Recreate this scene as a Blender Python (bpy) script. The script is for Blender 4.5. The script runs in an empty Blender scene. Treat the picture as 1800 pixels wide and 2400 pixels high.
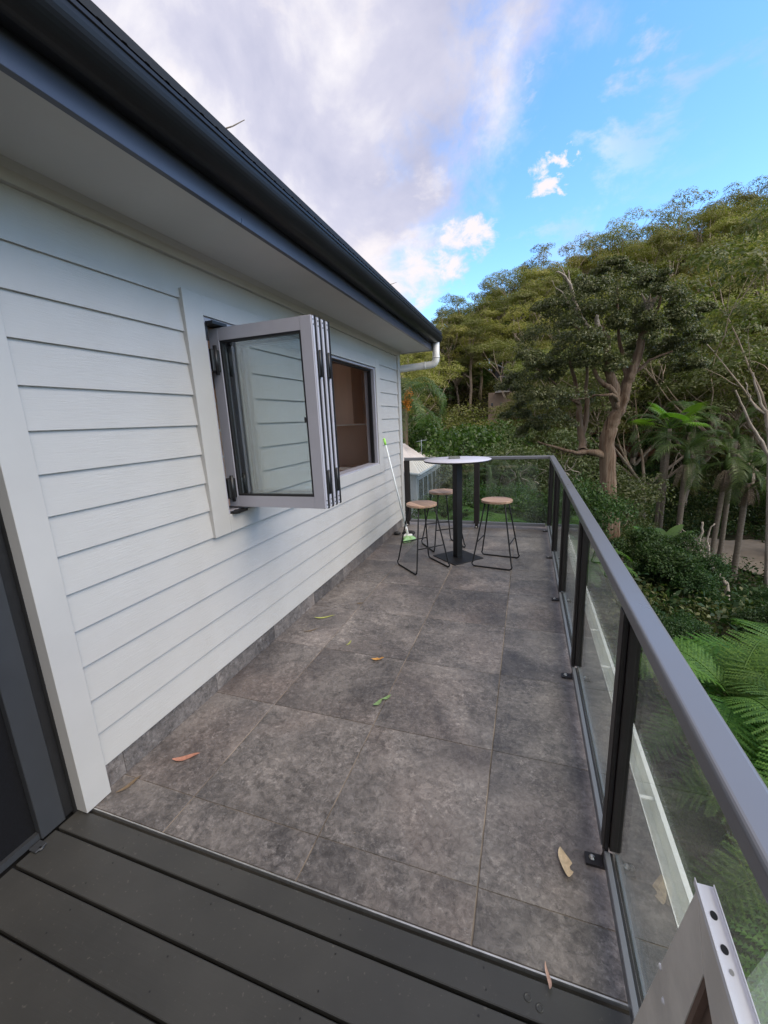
import bpy, math, random
import numpy as np
from mathutils import Vector, Matrix
random.seed(7); RNG = np.random.default_rng(7)
SC = bpy.context.scene
COL = SC.collection

# ------------------------------------------------------------------ camera
cam_d = bpy.data.cameras.new('camera'); cam = bpy.data.objects.new('camera', cam_d); COL.objects.link(cam)
PITCH, ROLL, YAW, CAMH = 0.219210885, -0.0467352941, 0.339670625, 1.5407
cy, sy = math.cos(YAW), math.sin(YAW)
fw = Vector((-sy*math.cos(PITCH), cy*math.cos(PITCH), -math.sin(PITCH)))
rt = Vector((cy, sy, 0)); up = rt.cross(fw)
rt2 = rt*math.cos(ROLL)+up*math.sin(ROLL); up2 = up*math.cos(ROLL)-rt*math.sin(ROLL)
cam.matrix_world = Matrix(((rt2.x, up2.x, -fw.x, 0), (rt2.y, up2.y, -fw.y, 0), (rt2.z, up2.z, -fw.z, CAMH), (0, 0, 0, 1)))
cam_d.sensor_fit = 'HORIZONTAL'; cam_d.sensor_width = 36; cam_d.lens = 36*958.8/1800
cam_d.clip_start = 0.03; cam_d.clip_end = 6000
SC.camera = cam

# ------------------------------------------------------------------ world, sun, exposure
SC.view_settings.view_transform = 'Standard'; SC.view_settings.look = 'None'
SC.view_settings.gamma = 1; SC.view_settings.use_curve_mapping = False
SC.view_settings.exposure = 0.40
SUN_EL, SUN_AZ = math.radians(50), math.radians(105)       # azimuth from +Y towards +X: behind the right shoulder
world = bpy.data.worlds.new('World'); SC.world = world; world.use_nodes = True
def N(nt, t, **k):
    n = nt.nodes.new(t)
    for a, b in k.items():
        if a == 'ins':
            for i, v in b.items(): n.inputs[i].default_value = v
        else: setattr(n, a, b)
    return n
def build_world():
    nt = world.node_tree; nt.nodes.clear(); L = nt.links.new
    out = N(nt, 'ShaderNodeOutputWorld'); bg = N(nt, 'ShaderNodeBackground', ins={'Strength': 0.12})
    sky = N(nt, 'ShaderNodeTexSky', sky_type='NISHITA', sun_disc=False, sun_elevation=SUN_EL, sun_rotation=SUN_AZ)
    sky.air_density = 1.0; sky.dust_density = 0.6; sky.ozone_density = 2.5; sky.altitude = 100
    tc = N(nt, 'ShaderNodeTexCoord')
    vn = N(nt, 'ShaderNodeVectorMath', operation='NORMALIZE'); L(tc.outputs['Generated'], vn.inputs[0])
    def M(op, a, b=None, c=None, clamp=False):
        m = N(nt, 'ShaderNodeMath', operation=op); m.use_clamp = clamp
        for i, v in enumerate((a, b, c)):
            if v is None: continue
            if isinstance(v, (int, float)): m.inputs[i].default_value = v
            else: L(v, m.inputs[i])
        return m.outputs[0]
    def dot(v):
        d = N(nt, 'ShaderNodeVectorMath', operation='DOT_PRODUCT'); L(vn.outputs[0], d.inputs[0]); d.inputs[1].default_value = v
        return d.outputs['Value']
    def noise(scale, detail, rough, off=(0, 0, 0), dist=0.0, sc=(1, 1, 1)):
        mp = N(nt, 'ShaderNodeMapping'); mp.inputs['Location'].default_value = off; mp.inputs['Scale'].default_value = sc
        L(vn.outputs[0], mp.inputs[0])
        n = N(nt, 'ShaderNodeTexNoise', ins={'Scale': scale, 'Detail': detail, 'Roughness': rough, 'Distortion': dist}); L(mp.outputs[0], n.inputs['Vector'])
        return n.outputs['Fac']
    def smooth(v, a, b):
        m = N(nt, 'ShaderNodeMapRange', interpolation_type='SMOOTHSTEP'); L(v, m.inputs[0])
        m.inputs[1].default_value = a; m.inputs[2].default_value = b; return m.outputs[0]
    big = M('ADD', dot(SKY_N), .03)                                     # the great cloud bank lies on one side of this plane
    n1 = noise(2.2, 9, .58, (3.1, .4, 1.7), .3); n2 = noise(5.5, 8, .6, (1.3, 5.2, .2), .2, (1, 1, 1.8))
    nb = noise(7.5, 8, .62, (8.1, 2.2, 5.2), .3)
    m1 = smooth(M('ADD', big, M('ADD', M('MULTIPLY', M('SUBTRACT', n1, .5), .60), M('MULTIPLY', M('SUBTRACT', nb, .5), .42))), -.10, .11)
    # ragged scraps along the bank's edge
    scr = M('MULTIPLY', smooth(n2, .54, .66), smooth(big, -.34, -.03))
    scr = M('MULTIPLY', scr, .6)
    cov = M('MAXIMUM', m1, scr)
    pf = None
    n5 = noise(15, 7, .62, (4.3, 1.2, 2.2), .3, (1, 1, 1.5))
    for d, r0, r1, w in SKY_PUFFS:                        # low bank over the ridge and small puffs
        g = dot(d); p = smooth(M('ADD', g, M('MULTIPLY', M('SUBTRACT', n5, .53), w)), math.cos(r1), math.cos(r0))
        cov = M('MAXIMUM', cov, p); pf = p if pf is None else M('MAXIMUM', pf, p)
    soft = M('MAXIMUM', pf, M('MULTIPLY', scr, .8), None, True)
    cov = M('MULTIPLY', cov, .97, clamp=True)
    n3 = noise(3.4, 8, .55, (.2, 2.2, 4.1), .4)
    ramp = N(nt, 'ShaderNodeValToRGB'); L(n3, ramp.inputs[0])
    e = ramp.color_ramp.elements
    k = .86/0.12
    e[0].position = .34; e[0].color = (.47*k, .48*k, .63*k, 1)
    e[1].position = .64; e[1].color = (.97*k, .93*k, .93*k, 1)
    e2 = ramp.color_ramp.elements.new(.5); e2.color = (.64*k, .63*k, .75*k, 1)
    # sky colour: the clear part
    hs = N(nt, 'ShaderNodeHueSaturation', ins={'Saturation': 1.22, 'Value': SKY_GAIN, 'Hue': .502}); L(sky.outputs[0], hs.inputs['Color'])
    mix = N(nt, 'ShaderNodeMix', data_type='RGBA'); L(cov, mix.inputs[0]); L(hs.outputs[0], mix.inputs[6]); wm = N(nt, 'ShaderNodeMix', data_type='RGBA'); L(soft, wm.inputs[0]); L(ramp.outputs[0], wm.inputs[6]); wm.inputs[7].default_value = (.90*k, .84*k, .85*k, 1); L(wm.outputs[2], mix.inputs[7])
    L(mix.outputs[2], bg.inputs['Color']); L(bg.outputs[0], out.inputs[0])
SKY_GAIN = 2.55
def px_dir(px, py):
    v = rt2*((px-900)/958.8) + up2*(-(py-1200)/958.8) + fw
    return v.normalized()
_a, _b = px_dir(1330, 0), px_dir(1010, 500)
_n = _a.cross(_b).normalized()
if _n.dot(px_dir(600, 100)) < 0: _n = -_n
SKY_N = tuple(_n)
SKY_PUFFS = [(tuple(px_dir(890, 668)), .01, .125, .012), (tuple(px_dir(965, 632)), .01, .10, .012), (tuple(px_dir(1045, 598)), .005, .072, .010), (tuple(px_dir(1120, 555)), .004, .05, .006),
             (tuple(px_dir(1268, 436)), .003, .032, .0035), (tuple(px_dir(1300, 428)), .003, .025, .003), (tuple(px_dir(1326, 372)), .001, .026, .004)]
build_world()
sun_d = bpy.data.lights.new('sun', 'SUN'); sun = bpy.data.objects.new('sun', sun_d); COL.objects.link(sun)
sun_d.energy = 2.9; sun_d.angle = math.radians(55); sun_d.color = (1, .87, .70)
sdir = Vector((math.sin(SUN_AZ)*math.cos(SUN_EL), math.cos(SUN_AZ)*math.cos(SUN_EL), math.sin(SUN_EL)))
sun.rotation_euler = sdir.to_track_quat('Z', 'Y').to_euler(); sun.location = (20, -10, 30)

# ------------------------------------------------------------------ helpers
class MB:
    def __init__(s): s.v = []; s.f = []; s.mi = []; s.sm = []
    def add(s, vs, fs, smooth=False, mi=0):
        o = len(s.v); s.v += [tuple(map(float, p)) for p in vs]
        for f in fs: s.f.append(tuple(i+o for i in f)); s.sm.append(smooth); s.mi.append(mi)
        return s
    def box(s, lo, hi, mi=0, b=0.0):
        x0, y0, z0 = lo; x1, y1, z1 = hi
        if b <= 0:
            v = [(x0,y0,z0),(x1,y0,z0),(x1,y1,z0),(x0,y1,z0),(x0,y0,z1),(x1,y0,z1),(x1,y1,z1),(x0,y1,z1)]
            return s.add(v, [(0,3,2,1),(4,5,6,7),(0,1,5,4),(1,2,6,5),(2,3,7,6),(3,0,4,7)], False, mi)
        # bevelled box: 24 verts
        v = []; X=(x0,x1); Y=(y0,y1); Z=(z0,z1); idx={}
        for i in (0,1):
            for j in (0,1):
                for k in (0,1):
                    sx=1-2*i; sY=1-2*j; sz=1-2*k; p=(X[i],Y[j],Z[k])
                    for a in range(3):
                        q=[p[0]+sx*b, p[1]+sY*b, p[2]+sz*b]; q[a]=p[a]; idx[(i,j,k,a)]=len(v); v.append(q)
        F=[]
        for i in (0,1):
            q=[idx[(i,0,0,0)],idx[(i,1,0,0)],idx[(i,1,1,0)],idx[(i,0,1,0)]]; F.append(q if i else q[::-1])
            q=[idx[(0,i,0,1)],idx[(1,i,0,1)],idx[(1,i,1,1)],idx[(0,i,1,1)]]; F.append(q[::-1] if i else q)
            q=[idx[(0,0,i,2)],idx[(1,0,i,2)],idx[(1,1,i,2)],idx[(0,1,i,2)]]; F.append(q if i else q[::-1])
        for i in (0,1):
            for j in (0,1):
                F.append([idx[(i,j,0,0)],idx[(i,j,0,1)],idx[(i,j,1,1)],idx[(i,j,1,0)]])
                F.append([idx[(i,0,j,0)],idx[(i,0,j,2)],idx[(i,1,j,2)],idx[(i,1,j,0)]])
                F.append([idx[(0,i,j,1)],idx[(0,i,j,2)],idx[(1,i,j,2)],idx[(1,i,j,1)]])
                for k in (0,1): F.append([idx[(i,j,k,0)],idx[(i,j,k,1)],idx[(i,j,k,2)]])
        c=((x0+x1)/2,(y0+y1)/2,(z0+z1)/2); G=[]
        for f in F:                                   # orient outwards
            a,b_,c_=[Vector(v[t]) for t in f[:3]]; n=(b_-a).cross(c_-a)
            G.append(f if n.dot(sum((Vector(v[t]) for t in f),Vector())/len(f)-Vector(c))>0 else f[::-1])
        return s.add(v, G, False, mi)
    def extrude(s, prof, axis, a, b, mi=0, smooth=False):
        """closed 2-D profile swept along axis; profile coordinates are the other two axes in x,y,z order"""
        def P(t, u, w):
            return {0:(t,u,w),1:(u,t,w),2:(u,w,t)}[axis]
        n=len(prof); v=[P(a,*p) for p in prof]+[P(b,*p) for p in prof]
        F=[(i,(i+1)%n,n+(i+1)%n,n+i) for i in range(n)]
        s.add(v, F, smooth, mi); o=len(s.v)-2*n
        s.f += [tuple(o+i for i in range(n))[::-1], tuple(o+n+i for i in range(n))]; s.sm += [False]*2; s.mi += [mi]*2
        return s
    def tube(s, pts, rad, n=8, smooth=True, mi=0, cap=True):
        pts=[Vector(p) for p in pts]; m=len(pts)
        if isinstance(rad,(int,float)): rad=[rad]*m
        t=[(pts[min(i+1,m-1)]-pts[max(i-1,0)]).normalized() for i in range(m)]
        u=t[0].orthogonal().normalized(); V=[]
        for i in range(m):
            u=(u-t[i]*u.dot(t[i])).normalized(); w=t[i].cross(u)
            for k in range(n):
                a=2*math.pi*k/n; V.append(pts[i]+(u*math.cos(a)+w*math.sin(a))*rad[i])
        F=[(i*n+k,i*n+(k+1)%n,(i+1)*n+(k+1)%n,(i+1)*n+k) for i in range(m-1) for k in range(n)]
        s.add(V,F,smooth,mi)
        if cap:
            o=len(s.v)-m*n
            s.f+=[tuple(o+k for k in range(n))[::-1],tuple(o+(m-1)*n+k for k in range(n))]; s.sm+=[False]*2; s.mi+=[mi]*2
        return s
    def lathe(s, prof, c=(0,0,0), n=24, mi=0, smooth=True):
        V=[]; m=len(prof)
        for r,z in prof:
            for k in range(n):
                a=2*math.pi*k/n; V.append((c[0]+r*math.cos(a),c[1]+r*math.sin(a),c[2]+z))
        F=[(i*n+k,i*n+(k+1)%n,(i+1)*n+(k+1)%n,(i+1)*n+k) for i in range(m-1) for k in range(n)]
        s.add(V,F,smooth,mi); o=len(s.v)-m*n
        s.f+=[tuple(o+k for k in range(n))[::-1],tuple(o+(m-1)*n+k for k in range(n))]; s.sm+=[False]*2; s.mi+=[mi]*2
        return s
    def mesh(s, name, mats):
        me=bpy.data.meshes.new(name); me.from_pydata(s.v,[],s.f)
        me.polygons.foreach_set('use_smooth',s.sm); me.polygons.foreach_set('material_index',s.mi)
        for m in (mats if isinstance(mats,(list,tuple)) else [mats]): me.materials.append(m)
        me.update(); return me
    def obj(s, name, mats, parent=None): return link(name, s.mesh(name,mats), parent)
def link(name, data, parent=None, loc=None, rot=None, scale=None):
    o=bpy.data.objects.new(name,data); COL.objects.link(o)
    if parent is not None: o.parent=parent
    if loc is not None: o.location=loc
    if rot is not None: o.rotation_euler=rot
    if scale is not None: o.scale=scale
    return o
def thing(name,label,cat,loc=(0,0,0),rot=(0,0,0),group=None,kind=None):
    o=link(name,None,None,loc,rot); o.empty_display_size=.1; return tag(o,label,cat,group,kind)
def tag(o,label=None,cat=None,group=None,kind=None):
    if label: o['label']=label
    if cat: o['category']=cat
    if group: o['group']=group
    if kind: o['kind']=kind
    return o
def dup(root,loc,rotz,scale=1,label=None):
    r=root.copy(); COL.objects.link(r); r.location=loc; r.rotation_euler=(0,0,rotz)
    r.scale=(scale,)*3 if isinstance(scale,(int,float)) else scale
    if label: r['label']=label
    for ch in list(root.children):
        c=ch.copy(); COL.objects.link(c); c.parent=r
        for g in list(ch.children):
            d=g.copy(); COL.objects.link(d); d.parent=c
    return r

# ------------------------------------------------------------------ materials
def mat(name, base=(.5,.5,.5), rough=.5, metal=0, spec=.5):
    m=bpy.data.materials.new(name); m.use_nodes=True; nt=m.node_tree; b=nt.nodes['Principled BSDF']
    b.inputs['Base Color'].default_value=(*base,1); b.inputs['Roughness'].default_value=rough
    b.inputs['Metallic'].default_value=metal; b.inputs['Specular IOR Level'].default_value=spec
    return m,nt,b
def ramp(nt, src, stops):
    r=N(nt,'ShaderNodeValToRGB'); nt.links.new(src,r.inputs[0]); el=r.color_ramp.elements
    el[0].position=stops[0][0]; el[0].color=(*stops[0][1],1); el[1].position=stops[-1][0]; el[1].color=(*stops[-1][1],1)
    for p,c in stops[1:-1]: e=el.new(p); e.color=(*c,1)
    return r.outputs[0]
def coords(nt, scale=(1,1,1), rnd=0.0, which='Object'):
    tc=N(nt,'ShaderNodeTexCoord'); mp=N(nt,'ShaderNodeMapping'); mp.inputs['Scale'].default_value=scale
    src=tc.outputs[which]
    if rnd:
        oi=N(nt,'ShaderNodeObjectInfo'); sc=N(nt,'ShaderNodeVectorMath',operation='SCALE'); sc.inputs[0].default_value=(31,17,23)
        nt.links.new(oi.outputs['Random'],sc.inputs['Scale']); ad=N(nt,'ShaderNodeVectorMath',operation='ADD')
        nt.links.new(src,ad.inputs[0]); nt.links.new(sc.outputs[0],ad.inputs[1]); src=ad.outputs[0]
    nt.links.new(src,mp.inputs[0]); return mp.outputs[0]
def noise(nt, vec, scale, detail=6, rough=.55, dist=0):
    n=N(nt,'ShaderNodeTexNoise',ins={'Scale':scale,'Detail':detail,'Roughness':rough,'Distortion':dist}); nt.links.new(vec,n.inputs['Vector']); return n.outputs['Fac']
def bump(nt,b,h,strength=.3,dist=.01):
    n=N(nt,'ShaderNodeBump',ins={'Strength':strength,'Distance':dist}); nt.links.new(h,n.inputs['Height']); nt.links.new(n.outputs[0],b.inputs['Normal']); return n
def mixc(nt,f,a,b,mode='MIX'):
    m=N(nt,'ShaderNodeMix',data_type='RGBA',blend_type=mode)
    for i,v in ((0,f),(6,a),(7,b)):
        if isinstance(v,(int,float)): m.inputs[i].default_value=v
        elif isinstance(v,tuple): m.inputs[i].default_value=(*v,1)
        else: nt.links.new(v,m.inputs[i])
    return m.outputs[2]
def vary(name, base, var=.12, scale=6, rough=.5, metal=0, bs=0, bscale=60, spec=.5, stretch=(1,1,1)):
    m,nt,b=mat(name,base,rough,metal,spec); v=coords(nt,stretch)
    c=ramp(nt,noise(nt,v,scale,6,.6),[(.3,tuple(x*(1-var) for x in base)),(.7,tuple(min(1,x*(1+var)) for x in base))])
    nt.links.new(c,b.inputs['Base Color'])
    r=N(nt,'ShaderNodeMapRange'); nt.links.new(noise(nt,v,scale*2.3,5),r.inputs[0]); r.inputs[3].default_value=rough-.08; r.inputs[4].default_value=rough+.1; nt.links.new(r.outputs[0],b.inputs['Roughness'])
    if bs: bump(nt,b,noise(nt,v,bscale,5),bs,.004)
    return m

def board_mat():
    m,nt,b=mat('painted_weatherboard',(.52,.525,.52),.5); v=coords(nt,(1,1.2,14)); v0=coords(nt)
    g=noise(nt,v,5,9,.65,1.4); dirt=noise(nt,v0,1.6,6,.6)
    c=mixc(nt,ramp(nt,dirt,[(.35,(0,0,0)),(.7,(1,1,1))]),(.395,.385,.362),(.44,.43,.408)); nt.links.new(c,b.inputs['Base Color'])
    w=N(nt,'ShaderNodeMath',operation='MULTIPLY'); nt.links.new(g,w.inputs[0]); nt.links.new(ramp(nt,noise(nt,v0,2.2,3),[(.35,(.15,.15,.15)),(.65,(1,1,1))]),w.inputs[1])
    bump(nt,b,w.outputs[0],.5,.006); return m
M_BOARD=board_mat()
M_TRIM=vary('painted_trim',(.42,.41,.388),.04,3,.42,bs=.05,bscale=90)
M_SOFFIT=vary('soffit_sheet',(.52,.51,.49),.04,2.5,.6)
M_FASCIA=vary('fascia_paint',(.060,.064,.085),.1,3,.3)
M_GUTTER=vary('gutter_metal',(.012,.012,.013),.12,4,.42,spec=.28)
M_ROOF=vary('roof_metal',(.015,.017,.019),.15,5,.6,0,spec=.2)
M_PVC=vary('pipe_paint',(.66,.66,.63),.05,5,.38)
M_SASH=vary('sash_powdercoat',(.33,.325,.36),.04,6,.38)
M_SASHEDGE=vary('sash_edge_silver',(.55,.55,.6),.04,6,.35,.3)
M_BLACK=vary('black_hardware',(.012,.012,.013),.2,30,.4)
M_RUBBER=vary('black_gasket',(.01,.01,.011),.2,30,.6)
M_RAIL=vary('rail_powdercoat',(.14,.146,.160),.04,1.2,.30,0,spec=.8)
M_POST=vary('post_powdercoat',(.018,.015,.015),.12,8,.42,bs=.03,bscale=300,spec=.4)
M_BOLT=vary('bolt_steel',(.55,.54,.5),.1,40,.35,.9)
M_SILVER=vary('silver_trim',(.55,.55,.54),.2,20,.3,.8)
M_GROUT=vary('grout',(.20,.165,.13),.7,5,.9)
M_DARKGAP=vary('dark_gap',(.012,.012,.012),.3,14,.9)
M_TABLETOP=vary('tabletop_laminate',(.50,.50,.57),.03,9,.4)
M_POWDER=vary('black_powdercoat',(.009,.009,.010),.15,30,.55,spec=.3)
M_FRAMEW=vary('weathered_white_timber',(.74,.69,.62),.14,7,.6,bs=.25,bscale=40)
M_CHAN=vary('white_channel',(.78,.77,.79),.06,9,.35)
M_TIMBERIN=vary('bare_timber_edge',(.17,.11,.08),.35,18,.8,bs=.4,bscale=60,stretch=(1,1,.2))
M_GREYDOOR=vary('door_powdercoat',(.028,.030,.033),.1,5,.5)
M_INTW=vary('interior_wall',(.72,.58,.48),.05,2,.7)
M_JOIN=vary('interior_joinery',(.78,.60,.48),.12,5,.5,stretch=(1,1,.15))
M_WHITEIN=vary('interior_white',(.75,.74,.70),.04,4,.5)
M_CONC=vary('concrete_slab',(.28,.27,.25),.2,5,.85,bs=.2,bscale=40)
M_WGUT=vary('white_gutter_paint',(.84,.85,.82),.09,6,.4)
M_GREENPL=vary('lime_plastic',(.35,.75,.12),.1,10,.5)
M_DOORPANE=vary('matt_black_door_glass',(.006,.006,.007),.3,200,.75,spec=.15)  # door glass: its darkness put into an even matt black
M_MOPPOLE=vary('mop_pole',(.66,.70,.70),.05,10,.35)
def glass_mat(name, tint, refl=.0, rough=0.0):
    m=bpy.data.materials.new(name); m.use_nodes=True; nt=m.node_tree; nt.nodes.clear(); L=nt.links.new
    out=N(nt,'ShaderNodeOutputMaterial'); tr=N(nt,'ShaderNodeBsdfTransparent'); tr.inputs[0].default_value=(*tint,1)
    gl=N(nt,'ShaderNodeBsdfGlossy'); gl.inputs['Roughness'].default_value=rough; gl.inputs['Color'].default_value=(.95,1,.98,1)
    fr=N(nt,'ShaderNodeFresnel',ins={'IOR':1.5}); gm=N(nt,'ShaderNodeNewGeometry'); io=N(nt,'ShaderNodeMapRange'); L(gm.outputs['Backfacing'],io.inputs[0]); io.inputs[3].default_value=1.5; io.inputs[4].default_value=1/1.5; L(io.outputs[0],fr.inputs['IOR']); ad=N(nt,'ShaderNodeMath',operation='ADD'); ad.use_clamp=True; L(fr.outputs[0],ad.inputs[0]); ad.inputs[1].default_value=refl
    mx=N(nt,'ShaderNodeMixShader'); L(ad.outputs[0],mx.inputs[0]); L(tr.outputs[0],mx.inputs[1]); L(gl.outputs[0],mx.inputs[2]); L(mx.outputs[0],out.inputs[0]); return m
M_GLASS=glass_mat('balustrade_glass',(.90,.93,.91),.012)
M_WGLASS=glass_mat('window_glass',(.92,.95,.96),.20)
def tile_mat():
    m,nt,b=mat('slate_look_tile',(.12,.11,.105),.5); v=coords(nt,(1,1,1),1.0)
    n1=noise(nt,v,2.1,9,.66,1.6); n2=noise(nt,v,11,9,.72,2.2); n3=noise(nt,v,1.1,4,.5,.6); n4=noise(nt,v,34,6,.7,1.2)
    c=ramp(nt,n1,[(.33,(.07,.067,.067)),(.47,(.15,.138,.13)),(.58,(.24,.22,.205)),(.72,(.36,.335,.32))])
    c=mixc(nt,ramp(nt,n2,[(.42,(0,0,0)),(.60,(.55,.55,.55))]),c,(.42,.39,.375))
    c=mixc(nt,ramp(nt,n3,[(.50,(0,0,0)),(.70,(.42,.42,.42))]),c,(.25,.165,.135))
    vo=N(nt,'ShaderNodeTexVoronoi',feature='F1',ins={'Scale':26,'Randomness':1}); 
    wv=N(nt,'ShaderNodeVectorMath',operation='ADD'); nt.links.new(v,wv.inputs[0]); nn=N(nt,'ShaderNodeTexNoise',ins={'Scale':20,'Detail':3}); nt.links.new(v,nn.inputs['Vector'])
    sc=N(nt,'ShaderNodeVectorMath',operation='SCALE'); nt.links.new(nn.outputs['Color'],sc.inputs[0]); sc.inputs['Scale'].default_value=.09; nt.links.new(sc.outputs[0],wv.inputs[1]); nt.links.new(wv.outputs[0],vo.inputs['Vector'])
    chip=N(nt,'ShaderNodeMath',operation='MULTIPLY'); nt.links.new(ramp(nt,vo.outputs['Distance'],[(.18,(1,1,1)),(.30,(0,0,0))]),chip.inputs[0]); nt.links.new(ramp(nt,n2,[(.48,(0,0,0)),(.62,(.5,.5,.5))]),chip.inputs[1])
    c=mixc(nt,chip.outputs[0],c,(.60,.57,.55))
    c=mixc(nt,.42,c,ramp(nt,n4,[(.38,(.09,.085,.083)),(.62,(.34,.315,.30))])); 
    n6=noise(nt,v,1.5,5,.55,.9); n7=noise(nt,v,60,4,.65,.8)
    c=mixc(nt,1.0,c,ramp(nt,n6,[(.36,(.52,.51,.52)),(.50,(.85,.82,.80)),(.64,(1.22,1.17,1.12))]),'MULTIPLY')
    c=mixc(nt,ramp(nt,n7,[(.60,(0,0,0)),(.68,(.5,.5,.5))]),c,(.36,.34,.33))
    c=mixc(nt,ramp(nt,n7,[(.30,(.6,.6,.6)),(.38,(0,0,0))]),c,(.05,.048,.048))
    oi=N(nt,'ShaderNodeObjectInfo'); mv=N(nt,'ShaderNodeMapRange'); nt.links.new(oi.outputs['Random'],mv.inputs[0]); mv.inputs[3].default_value=.56; mv.inputs[4].default_value=.66
    # flaky chips: distorted cells, each with its own tone, stronger in some areas
    def chips(scale,dist,a,b_,mask,amt,off):
        w2=N(nt,'ShaderNodeVectorMath',operation='ADD'); nz=N(nt,'ShaderNodeTexNoise',ins={'Scale':scale*.8,'Detail':4,'Roughness':.7}); nt.links.new(v,nz.inputs['Vector'])
        s2=N(nt,'ShaderNodeVectorMath',operation='SCALE'); nt.links.new(nz.outputs['Color'],s2.inputs[0]); s2.inputs['Scale'].default_value=dist; nt.links.new(v,w2.inputs[0]); nt.links.new(s2.outputs[0],w2.inputs[1])
        mq=N(nt,'ShaderNodeMapping'); mq.inputs['Location'].default_value=(off,off,0); mq.inputs['Scale'].default_value=(1,1.35,1); nt.links.new(w2.outputs[0],mq.inputs[0])
        vq=N(nt,'ShaderNodeTexVoronoi',feature='F1',ins={'Scale':scale}); nt.links.new(mq.outputs[0],vq.inputs['Vector'])
        sp_=N(nt,'ShaderNodeSeparateColor'); nt.links.new(vq.outputs['Color'],sp_.inputs[0])
        f=ramp(nt,sp_.outputs[0],[(.0,(a,a,a)),(.35,(1,1,1)),(.65,(1,1,1)),(1,(b_,b_,b_))])
        mk_=ramp(nt,mask,[(.42,(0,0,0)),(.58,(amt,amt,amt))]); return f,mk_
    n8=noise(nt,v,3.2,5,.6,.8); n9=noise(nt,v,4.1,4,.6,.5)
    f,k_=chips(38,.10,.50,1.75,n8,.5,0); c=mixc(nt,k_,c,mixc(nt,1.0,c,f,'MULTIPLY'))
    f,k_=chips(80,.05,.55,1.8,n9,.5,3); c=mixc(nt,k_,c,mixc(nt,1.0,c,f,'MULTIPLY'))
    hs=N(nt,'ShaderNodeHueSaturation',ins={'Saturation':.95,'Value':.75}); nt.links.new(mv.outputs[0],hs.inputs['Value']); nt.links.new(c,hs.inputs['Color']); nt.links.new(hs.outputs[0],b.inputs['Base Color'])
    r=N(nt,'ShaderNodeMapRange'); nt.links.new(n2,r.inputs[0]); r.inputs[1].default_value=.3; r.inputs[2].default_value=.7; r.inputs[3].default_value=.36; r.inputs[4].default_value=.62; nt.links.new(r.outputs[0],b.inputs['Roughness'])
    ad=N(nt,'ShaderNodeMath',operation='ADD'); nt.links.new(n2,ad.inputs[0]); nt.links.new(n4,ad.inputs[1]); bump(nt,b,ad.outputs[0],.35,.006)
    return m
M_TILE=tile_mat()
def deck_mat():
    m,nt,b=mat('painted_deck_board',(.055,.058,.053),.42,spec=.5); v=coords(nt,(1,1,1),1.0); v2=coords(nt,(3,60,60),1.0)
    c=ramp(nt,noise(nt,v,1.8,6,.6),[(.35,(.031,.031,.029)),(.68,(.047,.046,.042))])
    c=mixc(nt,ramp(nt,noise(nt,v,75,3,.5),[(.66,(0,0,0)),(.74,(.35,.35,.35))]),c,(.15,.14,.12))
    nt.links.new(c,b.inputs['Base Color'])
    r=N(nt,'ShaderNodeMapRange'); nt.links.new(noise(nt,v,5,6,.6),r.inputs[0]); r.inputs[3].default_value=.34; r.inputs[4].default_value=.56; nt.links.new(r.outputs[0],b.inputs['Roughness'])
    bump(nt,b,noise(nt,v2,1.5,5,.6,.4),.12,.003); return m
M_DECK=deck_mat()
def wood_mat(name,a,b_,):
    m,nt,b=mat(name,a,.45); v=coords(nt,(1.5,14,14),1.0)
    c=ramp(nt,noise(nt,v,3,7,.6,.8),[(.3,a),(.7,b_)])
    oi=N(nt,'ShaderNodeObjectInfo'); hs=N(nt,'ShaderNodeHueSaturation'); mr=N(nt,'ShaderNodeMapRange'); nt.links.new(oi.outputs['Random'],mr.inputs[0]); mr.inputs[3].default_value=.65; mr.inputs[4].default_value=1.35
    nt.links.new(mr.outputs[0],hs.inputs['Value']); nt.links.new(c,hs.inputs['Color']); nt.links.new(hs.outputs[0],b.inputs['Base Color']); return m
M_SEAT=wood_mat('stool_seat_wood',(.24,.15,.10),(.42,.28,.19))
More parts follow.
